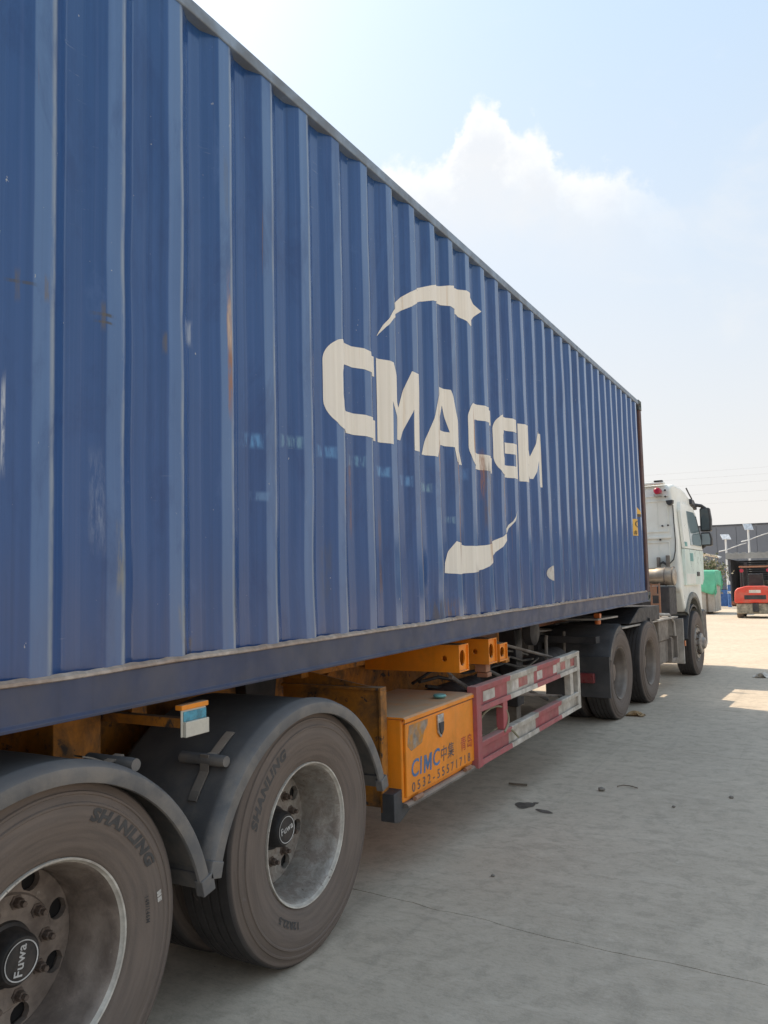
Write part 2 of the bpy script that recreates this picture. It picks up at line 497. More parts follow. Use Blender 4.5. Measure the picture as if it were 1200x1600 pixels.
mat('rim_bright', (0.42, 0.385, 0.34), 0.45, metal=0.4, var=0.3, scale=14, dirt=(0.17, 0.125, 0.10), dirt_amt=0.75, dirt_scale=14, rust=(0.12, 0.08, 0.058), rust_lo=0.63, rust_scale=40, bump=0.15, bump_scale=180)
mat('flange', (0.58, 0.54, 0.47), 0.5, var=0.2, scale=20, dirt=(0.20, 0.15, 0.12), dirt_amt=0.5, dirt_scale=12, rust=(0.10, 0.065, 0.05), rust_lo=0.61, rust_scale=34)
mat('rim_drive', (0.24, 0.205, 0.175), 0.5, metal=0.3, var=0.15, scale=5, dirt=(0.15, 0.115, 0.09), dirt_amt=0.6, dirt_scale=4)
mat('drum_black', (0.008, 0.007, 0.007), 0.8)
mat('hub_black', (0.020, 0.019, 0.019), 0.5, dirt=(0.11, 0.085, 0.07), dirt_amt=0.6, dirt_scale=9)
mat('hub_white', (0.55, 0.53, 0.50), 0.6)
mat('nut', (0.22, 0.17, 0.14), 0.55, metal=0.5, dirt=(0.07, 0.05, 0.04), dirt_amt=0.8, dirt_scale=30)
mat('tyre_letter', (0.060, 0.055, 0.052), 0.7)
mat('guard_red', (0.40, 0.095, 0.10), 0.6, var=0.2, dirt=(0.30, 0.15, 0.13), dirt_amt=0.5, dirt_scale=7, rust=(0.10, 0.035, 0.03), rust_lo=0.68, rust_scale=18, top_dust=(0.40, 0.24, 0.21))
mat('guard_white', (0.56, 0.51, 0.44), 0.6, var=0.15, dirt=(0.24, 0.20, 0.15), dirt_amt=0.6, dirt_scale=9, rust=(0.16, 0.09, 0.05), rust_lo=0.68, rust_scale=20)
mat('tape_red', (0.36, 0.05, 0.055), 0.4, dirt=(0.4, 0.3, 0.26), dirt_amt=0.4, dirt_scale=16)
mat('tape_white', (0.6, 0.57, 0.52), 0.4, dirt=(0.3, 0.22, 0.18), dirt_amt=0.5, dirt_scale=16)
mat('text_blue', (0.04, 0.17, 0.38), 0.5, var=0.3, dirt=(0.3, 0.16, 0.05), dirt_amt=0.35, dirt_scale=25)
mat('text_navy', (0.10, 0.085, 0.10), 0.5, var=0.3, dirt=(0.4, 0.18, 0.03), dirt_amt=0.4, dirt_scale=25)
mat('text_red', (0.50, 0.07, 0.02), 0.5, var=0.3)
mat('label_worn', (0.28, 0.24, 0.20), 0.6, var=0.4, scale=20, dirt=(0.5, 0.22, 0.03), dirt_amt=1.0, dirt_scale=13)
mat('label_foot', (0.09, 0.055, 0.04), 0.6)
mat('steel_bright', (0.5, 0.5, 0.5), 0.35, metal=0.8, dirt=(0.08, 0.07, 0.06), dirt_amt=0.5, dirt_scale=25)
mat('cab_white', (0.84, 0.85, 0.79), 0.35, var=0.05, scale=2, dirt=(0.66, 0.62, 0.53), dirt_amt=0.35, dirt_scale=2.5, spec=0.5)
mat('cab_pale_green', (0.72, 0.83, 0.76), 0.32, var=0.05, scale=2, dirt=(0.50, 0.50, 0.42), dirt_amt=0.3, dirt_scale=2.5)
mat('cab_teal', (0.16, 0.38, 0.36), 0.4)
mat('cab_grey', (0.17, 0.17, 0.155), 0.6, dirt=(0.26, 0.24, 0.20), dirt_amt=0.5)
mat('chassis_grey', (0.20, 0.175, 0.15), 0.65, var=0.2, dirt=(0.10, 0.08, 0.065), dirt_amt=0.7, dirt_scale=5, top_dust=(0.42, 0.33, 0.26))
mat('plate_grey', (0.36, 0.34, 0.31), 0.6, dirt=(0.20, 0.17, 0.14), dirt_amt=0.6, dirt_scale=4)
mat('tank_steel', (0.42, 0.37, 0.31), 0.35, metal=0.6, dirt=(0.30, 0.23, 0.16), dirt_amt=0.6, dirt_scale=5)
mat('lamp_red', (0.42, 0.02, 0.05), 0.25, var=0.1)
mat('tail_red', (0.20, 0.025, 0.03), 0.3, var=0.15, dirt=(0.16, 0.09, 0.08), dirt_amt=0.4, dirt_scale=20)
mat('lamp_orange', (0.60, 0.16, 0.04), 0.3, var=0.1)
mat('rust_frame', (0.36, 0.165, 0.09), 0.75, dirt=(0.30, 0.22, 0.17), dirt_amt=0.6, dirt_scale=8)
mat('hose', (0.26, 0.235, 0.15), 0.6)
mat('hose_black', (0.02, 0.02, 0.02), 0.5)
glass_mat('glass_dark', (0.03, 0.05, 0.06))
glass_mat('glass_window', (0.20, 0.27, 0.29), 0.06)
glass_mat('mirror_glass', (0.25, 0.3, 0.32), 0.05)
mat('sticker_yellow', (0.72, 0.42, 0.07), 0.5, var=0.08)
mat('sticker_ink', (0.10, 0.06, 0.02), 0.5)
mat('paint_dab', (0.085, 0.22, 0.40), 0.4, var=0.3, scale=14, dirt=(0.035, 0.085, 0.20), dirt_amt=0.45, dirt_scale=22)
mat('paint_dab_pale', (0.13, 0.235, 0.32), 0.4, var=0.3, scale=14, dirt=(0.035, 0.085, 0.20), dirt_amt=0.45, dirt_scale=22)
mat('paint_dab_dark', (0.05, 0.14, 0.31), 0.4, var=0.35, scale=14, dirt=(0.035, 0.085, 0.20), dirt_amt=0.45, dirt_scale=22)
mat('marker_teal', (0.05, 0.26, 0.36), 0.35, var=0.5, scale=30)
mat('marker_lens', (0.55, 0.52, 0.44), 0.3, var=0.08)
mat('forklift_red', (0.62, 0.055, 0.030), 0.4, var=0.1, dirt=(0.45, 0.20, 0.14), dirt_amt=0.4, dirt_scale=4)
mat('forklift_dirty', (0.36, 0.32, 0.24), 0.7, var=0.4, scale=7, dirt=(0.08, 0.07, 0.06), dirt_amt=0.7, dirt_scale=6)
mat('tarp', (0.13, 0.50, 0.32), 0.55, var=0.12, scale=3)
mat('crate', (0.50, 0.46, 0.40), 0.7, var=0.12, dirt=(0.30, 0.25, 0.20), dirt_amt=0.6, dirt_scale=3)
mat('warehouse', (0.175, 0.19, 0.22), 0.7, var=0.06, scale=0.2)  # paler and bluer, carrying distance haze in the colour
mat('shed_roof', (0.30, 0.30, 0.29), 0.7, var=0.2, scale=1.5)
mat('shed_dark', (0.075, 0.08, 0.095), 0.7, var=0.25, scale=1.0)
mat('canvas_white', (0.66, 0.63, 0.57), 0.7)
mat('lamp_white', (0.72, 0.73, 0.73), 0.5, var=0.04)
mat('solar', (0.62, 0.64, 0.66), 0.2)
mat('post_blue', (0.06, 0.16, 0.42), 0.5)
mat('pile_brown', (0.30, 0.11, 0.06), 0.8, var=0.4, scale=6)
mat('leaf', (0.13, 0.15, 0.07), 0.7, var=0.4, scale=5)
mat('leaf_pale', (0.30, 0.27, 0.20), 0.7, var=0.3, scale=5)
mat('bark', (0.09, 0.07, 0.05), 0.9)
mat('wire', (0.4, 0.4, 0.41), 0.6)
mat('cardboard', (0.38, 0.25, 0.13), 0.85, var=0.2, scale=20)
mat('paper', (0.62, 0.57, 0.50), 0.8)
mat('oil', (0.12, 0.10, 0.082), 0.5, var=0.4, scale=10)
mat('stone', (0.22, 0.195, 0.165), 0.85)
mat('twig', (0.17, 0.135, 0.10), 0.85)
mat('wood_deck', (0.10, 0.065, 0.045), 0.8)


# ------------------------------------------------------------------ mesh helper
class MB:
    def __init__(self):
        self.v = []
        self.f = []

    def add(self, vs, fs):
        o = len(self.v)
        self.v += [tuple(p) for p in vs]
        self.f += [tuple(i + o for i in f) for f in fs]
        return self

    def box(self, x0, x1, y0, y1, z0, z1):
        vs = [(x0, y0, z0), (x1, y0, z0), (x1, y1, z0), (x0, y1, z0), (x0, y0, z1), (x1, y0, z1), (x1, y1, z1), (x0, y1, z1)]
        fs = [(0, 3, 2, 1), (4, 5, 6, 7), (0, 1, 5, 4), (1, 2, 6, 5), (2, 3, 7, 6), (3, 0, 4, 7)]
        return self.add(vs, fs)

    def prism(self, poly, a0, a1, axis='x'):
        n = len(poly)

        def pt(p, a):
            return {'x': (a, p[0], p[1]), 'y': (p[0], a, p[1]), 'z': (p[0], p[1], a)}[axis]
        vs = [pt(p, a0) for p in poly] + [pt(p, a1) for p in poly]
        fs = [tuple(range(n)), tuple(range(2 * n - 1, n - 1, -1))]
        fs += [(i, i + n, (i + 1) % n + n, (i + 1) % n) for i in range(n)]
        return self.add(vs, fs)

    def tube(self, pts, r, n=10, caps=True):
        pts = [Vector(p) for p in pts]
        rs = r if isinstance(r, (list, tuple)) else [r] * len(pts)
        vs, fs = [], []
        prev = None
        for i, p in enumerate(pts):
            t = (pts[min(i + 1, len(pts) - 1)] - pts[max(i - 1, 0)]).normalized()
            if prev is None:
                a = Vector((0, 0, 1)) if abs(t.z) < 0.9 else Vector((1, 0, 0))
            else:
                a = prev
            u = (a - t * a.dot(t)).normalized()
            prev = u
            w = t.cross(u)
            for k in range(n):
                q = 2 * pi * k / n
                vs.append(p + (u * cos(q) + w * sin(q)) * rs[i])
        for i in range(len(pts) - 1):
            for k in range(n):
                fs.append((i * n + k, i * n + (k + 1) % n, (i + 1) * n + (k + 1) % n, (i + 1) * n + k))
        if caps:
            fs.append(tuple(range(n - 1, -1, -1)))
            fs.append(tuple((len(pts) - 1) * n + k for k in range(n)))
        return self.add(vs, fs)

    def lathe(self, prof, c=(0, 0, 0), n=64, axis='x', sgn=1, closed=False):
        """prof: list of (axial, radius)"""
        vs, fs = [], []
        for (a, r) in prof:
            for k in range(n):
                q = 2 * pi * k / n
                if axis == 'x':
                    vs.append((c[0] + sgn * a, c[1] + r * cos(q), c[2] + r * sin(q)))
                elif axis == 'y':
                    vs.append((c[0] + r * cos(q), c[1] + sgn * a, c[2] + r * sin(q)))
                else:
                    vs.append((c[0] + r * cos(q), c[1] + r * sin(q), c[2] + sgn * a))
        m = len(prof)
        for i in range(m - 1 if not closed else m):
            j = (i + 1) % m
            for k in range(n):
                fs.append((i * n + k, i * n + (k + 1) % n, j * n + (k + 1) % n, j * n + k))
        return self.add(vs, fs)

    def disc(self, x, c, r, n=32, sgn=1):
        vs = [(x, c[0] + r * cos(2 * pi * k / n), c[1] + r * sin(2 * pi * k / n)) for k in range(n)]
        f = tuple(range(n)) if sgn > 0 else tuple(range(n - 1, -1, -1))
        return self.add(vs, [f])

    def build(self, name, material, parent=None, bev=0.0, smooth=False, ang=35, loc=None, seg=2):
        me = bpy.data.meshes.new(name)
        me.from_pydata(self.v, [], self.f)
        bm = bmesh.new()
        bm.from_mesh(me)
        bmesh.ops.recalc_face_normals(bm, faces=bm.faces)
        bm.to_mesh(me)
        bm.free()
        return link(name, me, material, parent, bev, smooth, ang, loc, seg)


def link(name, me, material, parent=None, bev=0.0, smooth=False, ang=35, loc=None, seg=2):
    if material:
        me.materials.clear()
        me.materials.append(MATS[material] if isinstance(material, str) else material)
    ob = bpy.data.objects.new(name, me)
    COL.objects.link(ob)
    if parent is not None:
        ob.parent = parent
        off = parent.get('_off')
        if off is not None:
            ob.location = Vector(off)
    if loc is not None:
        ob.location = loc
    if smooth or bev:
        me.polygons.foreach_set('use_smooth', [True] * len(me.polygons))
        me.set_sharp_from_angle(angle=radians(ang))
    if bev:
        md = ob.modifiers.new('bevel', 'BEVEL')
        md.width = bev
        md.segments = seg
        md.limit_method = 'ANGLE'
        md.angle_limit = radians(40)
        md.harden_normals = True
    return ob


def empty(name, label, cat, loc=(0, 0, 0), rot=(0, 0, 0), group=None, off=None):
    o = bpy.data.objects.new(name, None)
    COL.objects.link(o)
    o.location = loc
    o.rotation_euler = rot
    o.empty_display_size = 0.2
    tag(o, label, cat, group)
    if off is not None:
        o['_off'] = off
    return o


def tag(o, label, cat, group=None):
    o['label'] = label
    o['category'] = cat
    if group:
        o['group'] = group
    return o


def copy_to(o, parent=None, loc=None):
    c = o.copy()
    COL.objects.link(c)
    if parent is not None:
        c.parent = parent
    if loc is not None:
        c.location = loc
    return c


def flat_curve_mesh(loops):
    """fill closed 2D loops (holes allowed) -> mesh in the XY plane"""
    cu = bpy.data.curves.new('tmp', 'CURVE')
    cu.dimensions = '2D'
    cu.fill_mode = 'BOTH'
    for lp in loops:
        s = cu.splines.new('POLY')
        s.points.add(len(lp) - 1)
        for i, p in enumerate(lp):
            s.points[i].co = (p[0], p[1], 0, 1)
        s.use_cyclic_u = True
    return curve_to_mesh(cu)


def curve_to_mesh(cu):
    ob = bpy.data.objects.new('tmp', cu)
    COL.objects.link(ob)
    bpy.context.view_layer.update()
    dg = bpy.context.evaluated_depsgraph_get()
    me = bpy.data.meshes.new_from_object(ob.evaluated_get(dg))
    bpy.data.objects.remove(ob)
    bpy.data.curves.remove(cu)
    return me


def text_mesh(body, size, bold=0.0, shear=0.0, align='CENTER', spacing=1.0, extrude=0.0):
    cu = bpy.data.curves.new('tmp', 'FONT')
    cu.body = body
    cu.size = size
    cu.offset = bold
    cu.shear = shear
    cu.extrude = extrude
    cu.align_x = align
    cu.align_y = 'CENTER'
    cu.space_character = spacing
    cu.resolution_u = 3
    return curve_to_mesh(cu)


def xform_mesh(me, fn):
    for v in me.vertices:
        v.co = fn(v.co)
    me.update()
    return me


# ================================================================== GROUND
TH = 0.0113            # the loaded trailer stands nose-up by this much


def ground_z(y):       # ground height in the trailer's tilted frame
    return -TH * y


g = MB()
g.add([(-900, -300, 0), (900, -300, 0), (900, 1500, 0), (-900, 1500, 0)], [(0, 1, 2, 3)])
ground = g.build('ground', 'concrete', loc=(0, 0, -0.022))
ground['kind'] = 'structure'
ylines = [(-5.5, -.05), (-1.0, -.06), (3.565, -.096), (7.826, -.236), (12.6, -.2), (17.2, -.16), (22, -.14), (27, -.12), (32, -.12), (38, -.1), (45, -.1), (53, -.1)]
xlines = [-16, -9.5, -3.6, 4.9, 11, 18]


def yl(k, x):
    a, s = ylines[k]
    return a + s * x + 0.05 * mnoise.noise(Vector((x * 0.9, k * 7.1, 0))) + 0.018 * mnoise.noise(Vector((x * 5.0, k * 3.3, 2))) + 0.007 * mnoise.noise(Vector((x * 19, k * 3.3, 5)))


for k in range(len(ylines) - 1):
    for j in range(len(xlines) - 1):
        x0, x1 = xlines[j] + 0.004, xlines[j + 1] - 0.004
        near = (j == 2 and 0 < k < 4)
        n = 170 if near else 12
        gap = 0.0032
        xs = [x0 + (x1 - x0) * i / n for i in range(n + 1)]
        lo = [(x, yl(k, x) + gap * (0.6 + 0.9 * abs(mnoise.noise(Vector((x * 3, 9, k)))))) for x in xs]
        hi = [(x, yl(k + 1, x) - gap * (0.6 + 0.9 * abs(mnoise.noise(Vector((x * 3, 19, k)))))) for x in xs]
        m = MB()
        N = len(xs)
        vs = [(x, y, 0) for x, y in lo] + [(x, y, 0) for x, y in hi] + [(x, y, -0.02) for x, y in lo] + [(x, y, -0.02) for x, y in hi]
        fs = [(i, i + 1, N + i + 1, N + i) for i in range(N - 1)]
        fs += [(2 * N + i, 2 * N + i + 1, i + 1, i) for i in range(N - 1)]
        fs += [(N + i, N + i + 1, 3 * N + i + 1, 3 * N + i) for i in range(N - 1)]
        fs += [(0, N, 3 * N, 2 * N), (N - 1, 3 * N - 1, 4 * N - 1, 2 * N - 1)]
        m.add(vs, fs)
        m.build('concrete_slab', 'concrete', ground, loc=(0, 0, 0.022))


def blob(cx, cy, rx, ry, z, name, material, rot=0.0, parent=ground, seed=0, n=28, amp=0.35):
    m = MB()
    vs = [(cx, cy, z)]
    for k in range(n):
        q = 2 * pi * k / n
        s = 1 + amp * mnoise.noise(Vector((cos(q) * 1.3 + seed, sin(q) * 1.3, seed * 2.7)))
        a, b_ = rx * cos(q) * s, ry * sin(q) * s
        vs.append((cx + a * cos(rot) - b_ * sin(rot), cy + a * sin(rot) + b_ * cos(rot), z))
    m.add(vs, [(0, 1 + k, 1 + (k + 1) % n) for k in range(n)])
    return m.build(name, material, parent, loc=(0, 0, 0.022))


blob(0.084, 5.39, 0.062, 0.075, 0.003, 'oil_stain', 'oil', 0.3, seed=1)
blob(0.25, 5.30, 0.062, 0.030, 0.003, 'oil_stain', 'oil', -0.35, seed=4)
blob(0.14, 5.47, 0.02, 0.018, 0.003, 'oil_stain', 'oil', 0.0, seed=8)


def stone(name, label, cx, cy, r, seed, material='stone', flat=0.55, cat='stone', group='stones on the yard'):
    bm = bmesh.new()
    bmesh.ops.create_icosphere(bm, subdivisions=2, radius=r)
    for v in bm.verts:
        s = 1 + 0.35 * mnoise.noise(v.co * (1.6 / r) + Vector((seed, 0, 0)))
        v.co = Vector((v.co.x * s, v.co.y * s * 0.8, v.co.z * s * flat))
    me = bpy.data.meshes.new(name)
    bm.to_mesh(me)
    bm.free()
    zmin = min(v.co.z for v in me.vertices)
    o = link(name, me, material, smooth=True, ang=50, loc=(cx, cy, -zmin - 0.001))
    return tag(o, label, cat, group)


stone('stone', 'small dark stone on the yard left of the curved twig', 0.466, 5.98, 0.026, 1)
stone('stone', 'small grey pebble near the crack, in front of the rear wheel', 0.37, 4.04, 0.012, 2)
stone('stone', 'dark pebble standing alone right of the oil stains', 1.0, 5.75, 0.012, 4)
stone('stone', 'dark pebble farthest right on the shaded yard', 1.32, 6.15, 0.016, 5)
# twig
tw = MB()
tw.tube([(0.545, 6.13, 0.008), (0.58, 6.165, 0.012), (0.63, 6.165, 0.012), (0.69, 6.14, 0.008)], 0.004, 6)
tag(tw.build('twig', 'twig', smooth=True), 'thin curved dark twig lying on the grey concrete', 'twig')
tw = MB()
tw.tube([(-0.20, 5.87, 0.012), (-0.14, 5.865, 0.013), (-0.06, 5.88, 0.012)], 0.008, 6)
tag(tw.build('stick', 'twig', smooth=True), 'short straight dark stick beyond the oil stain', 'stick')


def crumple(name, label, cat, cx, cy, w, d, h, material, seed):
    m = MB()
    n = 9
    vs = []
    for i in range(n):
        for j in range(n):
            u, v = i / (n - 1) - 0.5, j / (n - 1) - 0.5
            e = mnoise.noise(Vector((u * 3 + seed, v * 3, seed)))
            vs.append((cx + (u + 0.12 * mnoise.noise(Vector((v * 4, seed, 1)))) * w, cy + (v + 0.12 * mnoise.noise(Vector((u * 4, seed, 3)))) * d,
                       0.004 + h * max(0, 0.35 + e) * (1 - 2.2 * u * u)))
    top = len(vs)
    vs += [(a, b_, max(0.001, c_ - 0.004)) for a, b_, c_ in vs]
    fs = []
    for i in range(n - 1):
        for j in range(n - 1):
            q = (i * n + j, (i + 1) * n + j, (i + 1) * n + j + 1, i * n + j + 1)
            fs.append(q)
            fs.append(tuple(top + k for k in reversed(q)))
    m.add(vs, fs)
    return tag(m.build(name, material), label, cat)


crumple('cardboard_scrap', 'flattened brown cardboard scrap beside the first drive wheel', 'cardboard', 0.03, 9.39, 0.20, 0.16, 0.06, 'cardboard', 2)
crumple('paper_scrap', 'crumpled pale paper scrap on the shaded ground near the cab', 'paper', 1.05, 13.66, 0.22, 0.2, 0.08, 'paper', 5)


# ================================================================== SHIPPING CONTAINER
CB = Vector((-1.219, 4.70, 1.123))
cl = Vector((CB.x, CB.y * cos(TH) - CB.z * sin(TH), CB.y * sin(TH) + CB.z * cos(TH)))
container = empty('shipping_container', 'long blue corrugated steel shipping container with white lettering, loaded on the trailer', 'container', cl, (TH, 0, 0), off=tuple(-CB))
CY0, CY1 = 10.80 - 12.19, 10.80
ZB, ZT = 1.123, 3.722
ZP0, ZP1 = 1.249, 3.668       # panel
DEPTH = 0.036
XO = -0.008                   # outer flats sit slightly inside the rails
cr = 0.004
# corrugation profile over one pitch starting at the far edge of an outer flat
PROF = [(0.0 - cr, 0.0), (0.0 + cr, -0.0021), (0.068 - cr, -DEPTH + 0.0021), (0.068 + cr, -DEPTH), (0.139 - cr, -DEPTH), (0.139 + cr, -DEPTH + 0.0021), (0.207 - cr, -0.0021), (0.207 + cr, 0.0)]
N0, N1 = -11, 32
BREAKS = []
for n in range(N0, N1 + 1):
    for (a, d) in PROF:
        BREAKS.append((Y0 + n * PITCH + a, d))
BREAKS = [q for q in BREAKS if CY0 + 0.12 < q[0] < CY1 - 0.10]
BREAKS = [(CY0 + 0.05, 0.0)] + BREAKS + [(CY1 - 0.05, BREAKS[-1][1])]
ZROWS = [ZP0 + (ZP1 - ZP0) * i / 26 for i in range(27)]


def dent(y, z):
    f = min(1, (z - ZP0) / 0.15, (ZP1 - z) / 0.15)
    f = max(0.0, f)
    d = 0.0045 * mnoise.noise(Vector((y * 1.3, z * 1.1, 3.1))) + 0.0038 * mnoise.noise(Vector((y * 3.7, z * 2.3, 8.0))) + 0.0016 * mnoise.noise(Vector((y * 9, z * 6, 1.0)))
    for (yc, zc, s, a) in ((2.2, 2.45, .09, .008), (4.1, 2.05, .3, .010), (2.0, 2.0, .18, .006), (5.2, 1.75, .3, .008), (4.33, 1.33, .10, .012), (3.0, 1.6, .2, .006), (1.9, 2.62, .12, .006)):
        d -= a * math.exp(-((y - yc) ** 2 + (z - zc) ** 2) / (2 * s * s))
    return d * f


def prof_x(y):
    for i in range(len(BREAKS) - 1):
        a, b_ = BREAKS[i], BREAKS[i + 1]
        if a[0] <= y <= b_[0]:
            t = (y - a[0]) / (b_[0] - a[0]) if b_[0] > a[0] else 0
            return a[1] + (b_[1] - a[1]) * t
    return 0.0


m = MB()
NZ = len(ZROWS)
vs = []
for (y, d) in BREAKS:
    for z in ZROWS:
        vs.append((XO + d + dent(y, z), y, z))
fs = [(i * NZ + j, (i + 1) * NZ + j, (i + 1) * NZ + j + 1, i * NZ + j + 1) for i in range(len(BREAKS) - 1) for j in range(NZ - 1)]
m.add(vs, fs)
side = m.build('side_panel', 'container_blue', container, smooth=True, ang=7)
# far side, roof, floor, ends
m = MB()
vs = []
for (y, d) in BREAKS:
    for z in (ZP0, ZP1):
        vs.append((-2.438 - XO - d, y, z))
m.add(vs, [(i * 2, i * 2 + 1, (i + 1) * 2 + 1, (i + 1) * 2) for i in range(len(BREAKS) - 1)])
m.build('side_panel', 'container_blue', container)
m = MB().box(-2.40, -0.04, CY0 + 0.05, CY1 - 0.05, ZT - 0.03, ZT - 0.012)
m.build('roof', 'container_blue', container)
m = MB().box(-2.38, -0.07, CY0 + 0.05, CY1 - 0.05, ZB + 0.11, ZB + 0.14)
m.build('floor', 'wood_deck', container)
for k in range(34):
    yk = CY0 + 0.35 + k * 0.35
    if 0.5 < yk < 10.7:
        MB().box(-2.37, -0.075, yk, yk + 0.045, ZB + 0.012, ZB + 0.108).build('floor_joist', 'rail_blue', container)
m = MB()
vs, fs = [], []
px = []
x = -2.34
while x < -0.12:
    px += [(x, 0), (x + 0.10, 0), (x + 0.14, -0.04), (x + 0.24, -0.04)]
    x += 0.28
for (xx, d) in px:
    vs += [(xx, CY1 - 0.02 + d, ZB + 0.1), (xx, CY1 - 0.02 + d, ZT - 0.08)]
m.add(vs, [(i * 2, i * 2 + 2, i * 2 + 3, i * 2 + 1) for i in range(len(px) - 1)])
m.build('front_wall', 'container_blue', container)
MB().box(-2.30, -0.14, CY0 + 0.02, CY0 + 0.06, ZB + 0.1, ZT - 0.1).build('door_wall', 'container_blue', container)
for sx, x0, x1 in ((0, -0.055, 0.0), (1, -2.438, -2.383)):
    m = MB()
    s = 1 if sx == 0 else -1
    cxr = 0.0 if sx == 0 else -2.438

    def rp(a):
        return cxr - s * a
    # bottom rail: C section with lower flange lip
    poly = [(rp(0.0), ZB + 0.018), (rp(0.0), ZP0 - 0.006), (rp(0.012), ZP0 + 0.004), (rp(0.05), ZP0 + 0.004), (rp(0.05), ZP0 - 0.004), (rp(0.008), ZP0 - 0.012),
            (rp(0.008), ZB + 0.014), (rp(0.06), ZB + 0.014), (rp(0.06), ZB), (rp(-0.010), ZB), (rp(-0.012), ZB + 0.010)]
    m.prism(poly, CY0 + 0.17, CY1 - 0.17, 'y')
    m.build('bottom_rail', 'rail_blue', container, bev=0.002)
    m = MB().box(min(rp(0.0), rp(0.06)), max(rp(0.0), rp(0.06)), CY0 + 0.17, CY1 - 0.17, ZP1 - 0.004, ZT - 0.004)
    m.build('top_rail', 'toprail', container, bev=0.006)
for (x0, x1) in ((-0.115, -0.002), (-2.436, -2.323)):
    for (y0, y1) in ((CY1 - 0.145, CY1 - 0.004), (CY0 + 0.004, CY0 + 0.145)):
        MB().box(x0, x1, y0, y1, ZB + 0.118, ZT - 0.118).build('corner_post', 'post_rust', container, bev=0.012)
for (x0, x1) in ((-0.162, 0.003), (-2.441, -2.276)):
    for (y0, y1) in ((CY1 - 0.175, CY1), (CY0, CY0 + 0.175)):
        for (z0, z1) in ((ZB - 0.006, ZB + 0.118), (ZT - 0.118, ZT + 0.006)):
            # casting with its oval hole on the outer face: ring of quads round the opening
            mm = MB()
            xf = x1 if x1 > -1 else x0
            xb = x0 if x1 > -1 else x1
            yc, zc = (y0 + y1) / 2, (z0 + z1) / 2
            NN = 24
            ring_o, ring_i = [], []
            for k in range(NN):
                q = 2 * pi * k / NN + pi / 4
                cu, su = cos(q), sin(q)
                sc = 1 / max(abs(cu), abs(su))
                ring_o.append((yc + (y1 - y0) / 2 * cu * sc, zc + (z1 - z0) / 2 * su * sc))
                ring_i.append((yc + 0.045 * cu, zc + 0.030 * su))
            vs = [(xf, *p) for p in ring_o] + [(xf, *p) for p in ring_i] + [(xf + (xb - xf) * 0.2, *p) for p in ring_i] + [(xb, *p) for p in ring_o]
            fs = []
            for k in range(NN):
                k2 = (k + 1) % NN
                fs += [(k, k2, NN + k2, NN + k), (NN + k, NN + k2, 2 * NN + k2, 2 * NN + k), (k, 3 * NN + k, 3 * NN + k2, k2)]
            fs += [tuple(range(2 * NN, 3 * NN)), tuple(range(3 * NN, 4 * NN))]
            mm.add(vs, fs)
            mm.build('corner_casting', 'casting', container)
# ragged weld seam between panel and rail
m = MB()
ys = [CY0 + 0.2 + i * 0.018 for i in range(int((12.19 - 0.4) / 0.018))]
vs = []
for i, y in enumerate(ys):
    h = 0.009 + 0.008 * abs(mnoise.noise(Vector((y * 4, 1, 0)))) + 0.006 * mnoise.noise(Vector((y * 17, 4, 0)))
    e = 0.007 + 0.006 * mnoise.noise(Vector((y * 9, 7, 0)))
    w_ = 0.004 * mnoise.noise(Vector((y * 2.1, 2, 5)))
    vs += [(-0.012, y, ZP0 + h + 0.006 + w_), (0.001 + e * 0.6, y, ZP0 + h * 0.75 + w_), (0.001 + e, y, ZP0 + w_ - 0.001), (-0.003, y, ZP0 - 0.006 + w_)]
m.add(vs, [(i * 4 + k, i * 4 + k + 1, (i + 1) * 4 + k + 1, (i + 1) * 4 + k) for i in range(len(ys) - 1) for k in range(3)])
m.build('weld_seam', 'weld', container)


def drape(name, loops, material, lift=0.0016, parent=container, subz=True):
    me = flat_curve_mesh(loops)
    return drape_mesh(name, me, material, lift, parent)


def drape_mesh(name, me, material, lift=0.0016, parent=container):
    bm = bmesh.new()
    bm.from_mesh(me)
    lo = min(v.co.x for v in bm.verts)
    hi = max(v.co.x for v in bm.verts)
    for (yb, _) in BREAKS:
        if lo < yb < hi:
            bmesh.ops.bisect_plane(bm, geom=bm.verts[:] + bm.edges[:] + bm.faces[:], plane_co=(yb, 0, 0), plane_no=(1, 0, 0), dist=1e-6)
    lo = min(v.co.y for v in bm.verts)
    hi = max(v.co.y for v in bm.verts)
    for zb in ZROWS:
        if lo < zb < hi:
            bmesh.ops.bisect_plane(bm, geom=bm.verts[:] + bm.edges[:] + bm.faces[:], plane_co=(0, zb, 0), plane_no=(0, 1, 0), dist=1e-6)
    for v in bm.verts:
        y, z = v.co.x, v.co.y
        v.co = Vector((XO + prof_x(y) + dent(y, z) + lift, y, z))
    bmesh.ops.recalc_face_normals(bm, faces=bm.faces)
    for f in bm.faces:
        if f.normal.x < 0:
            f.normal_flip()
    bm.to_mesh(me)
    bm.free()
    me.name = name
    return link(name, me, material, parent)


def arc(cx, cy, rx, ry, a0, a1, n=16):
    return [(cx + rx * cos(radians(a0 + (a1 - a0) * i / n)), cy + ry * sin(radians(a0 + (a1 - a0) * i / n))) for i in range(n + 1)]


LZ0, LZ1 = 2.228, 2.678
H = LZ1 - LZ0


def U(y0, y1):
    return lambda p: (y0 + (y1 - y0) * p[0], LZ0 + H * p[1])


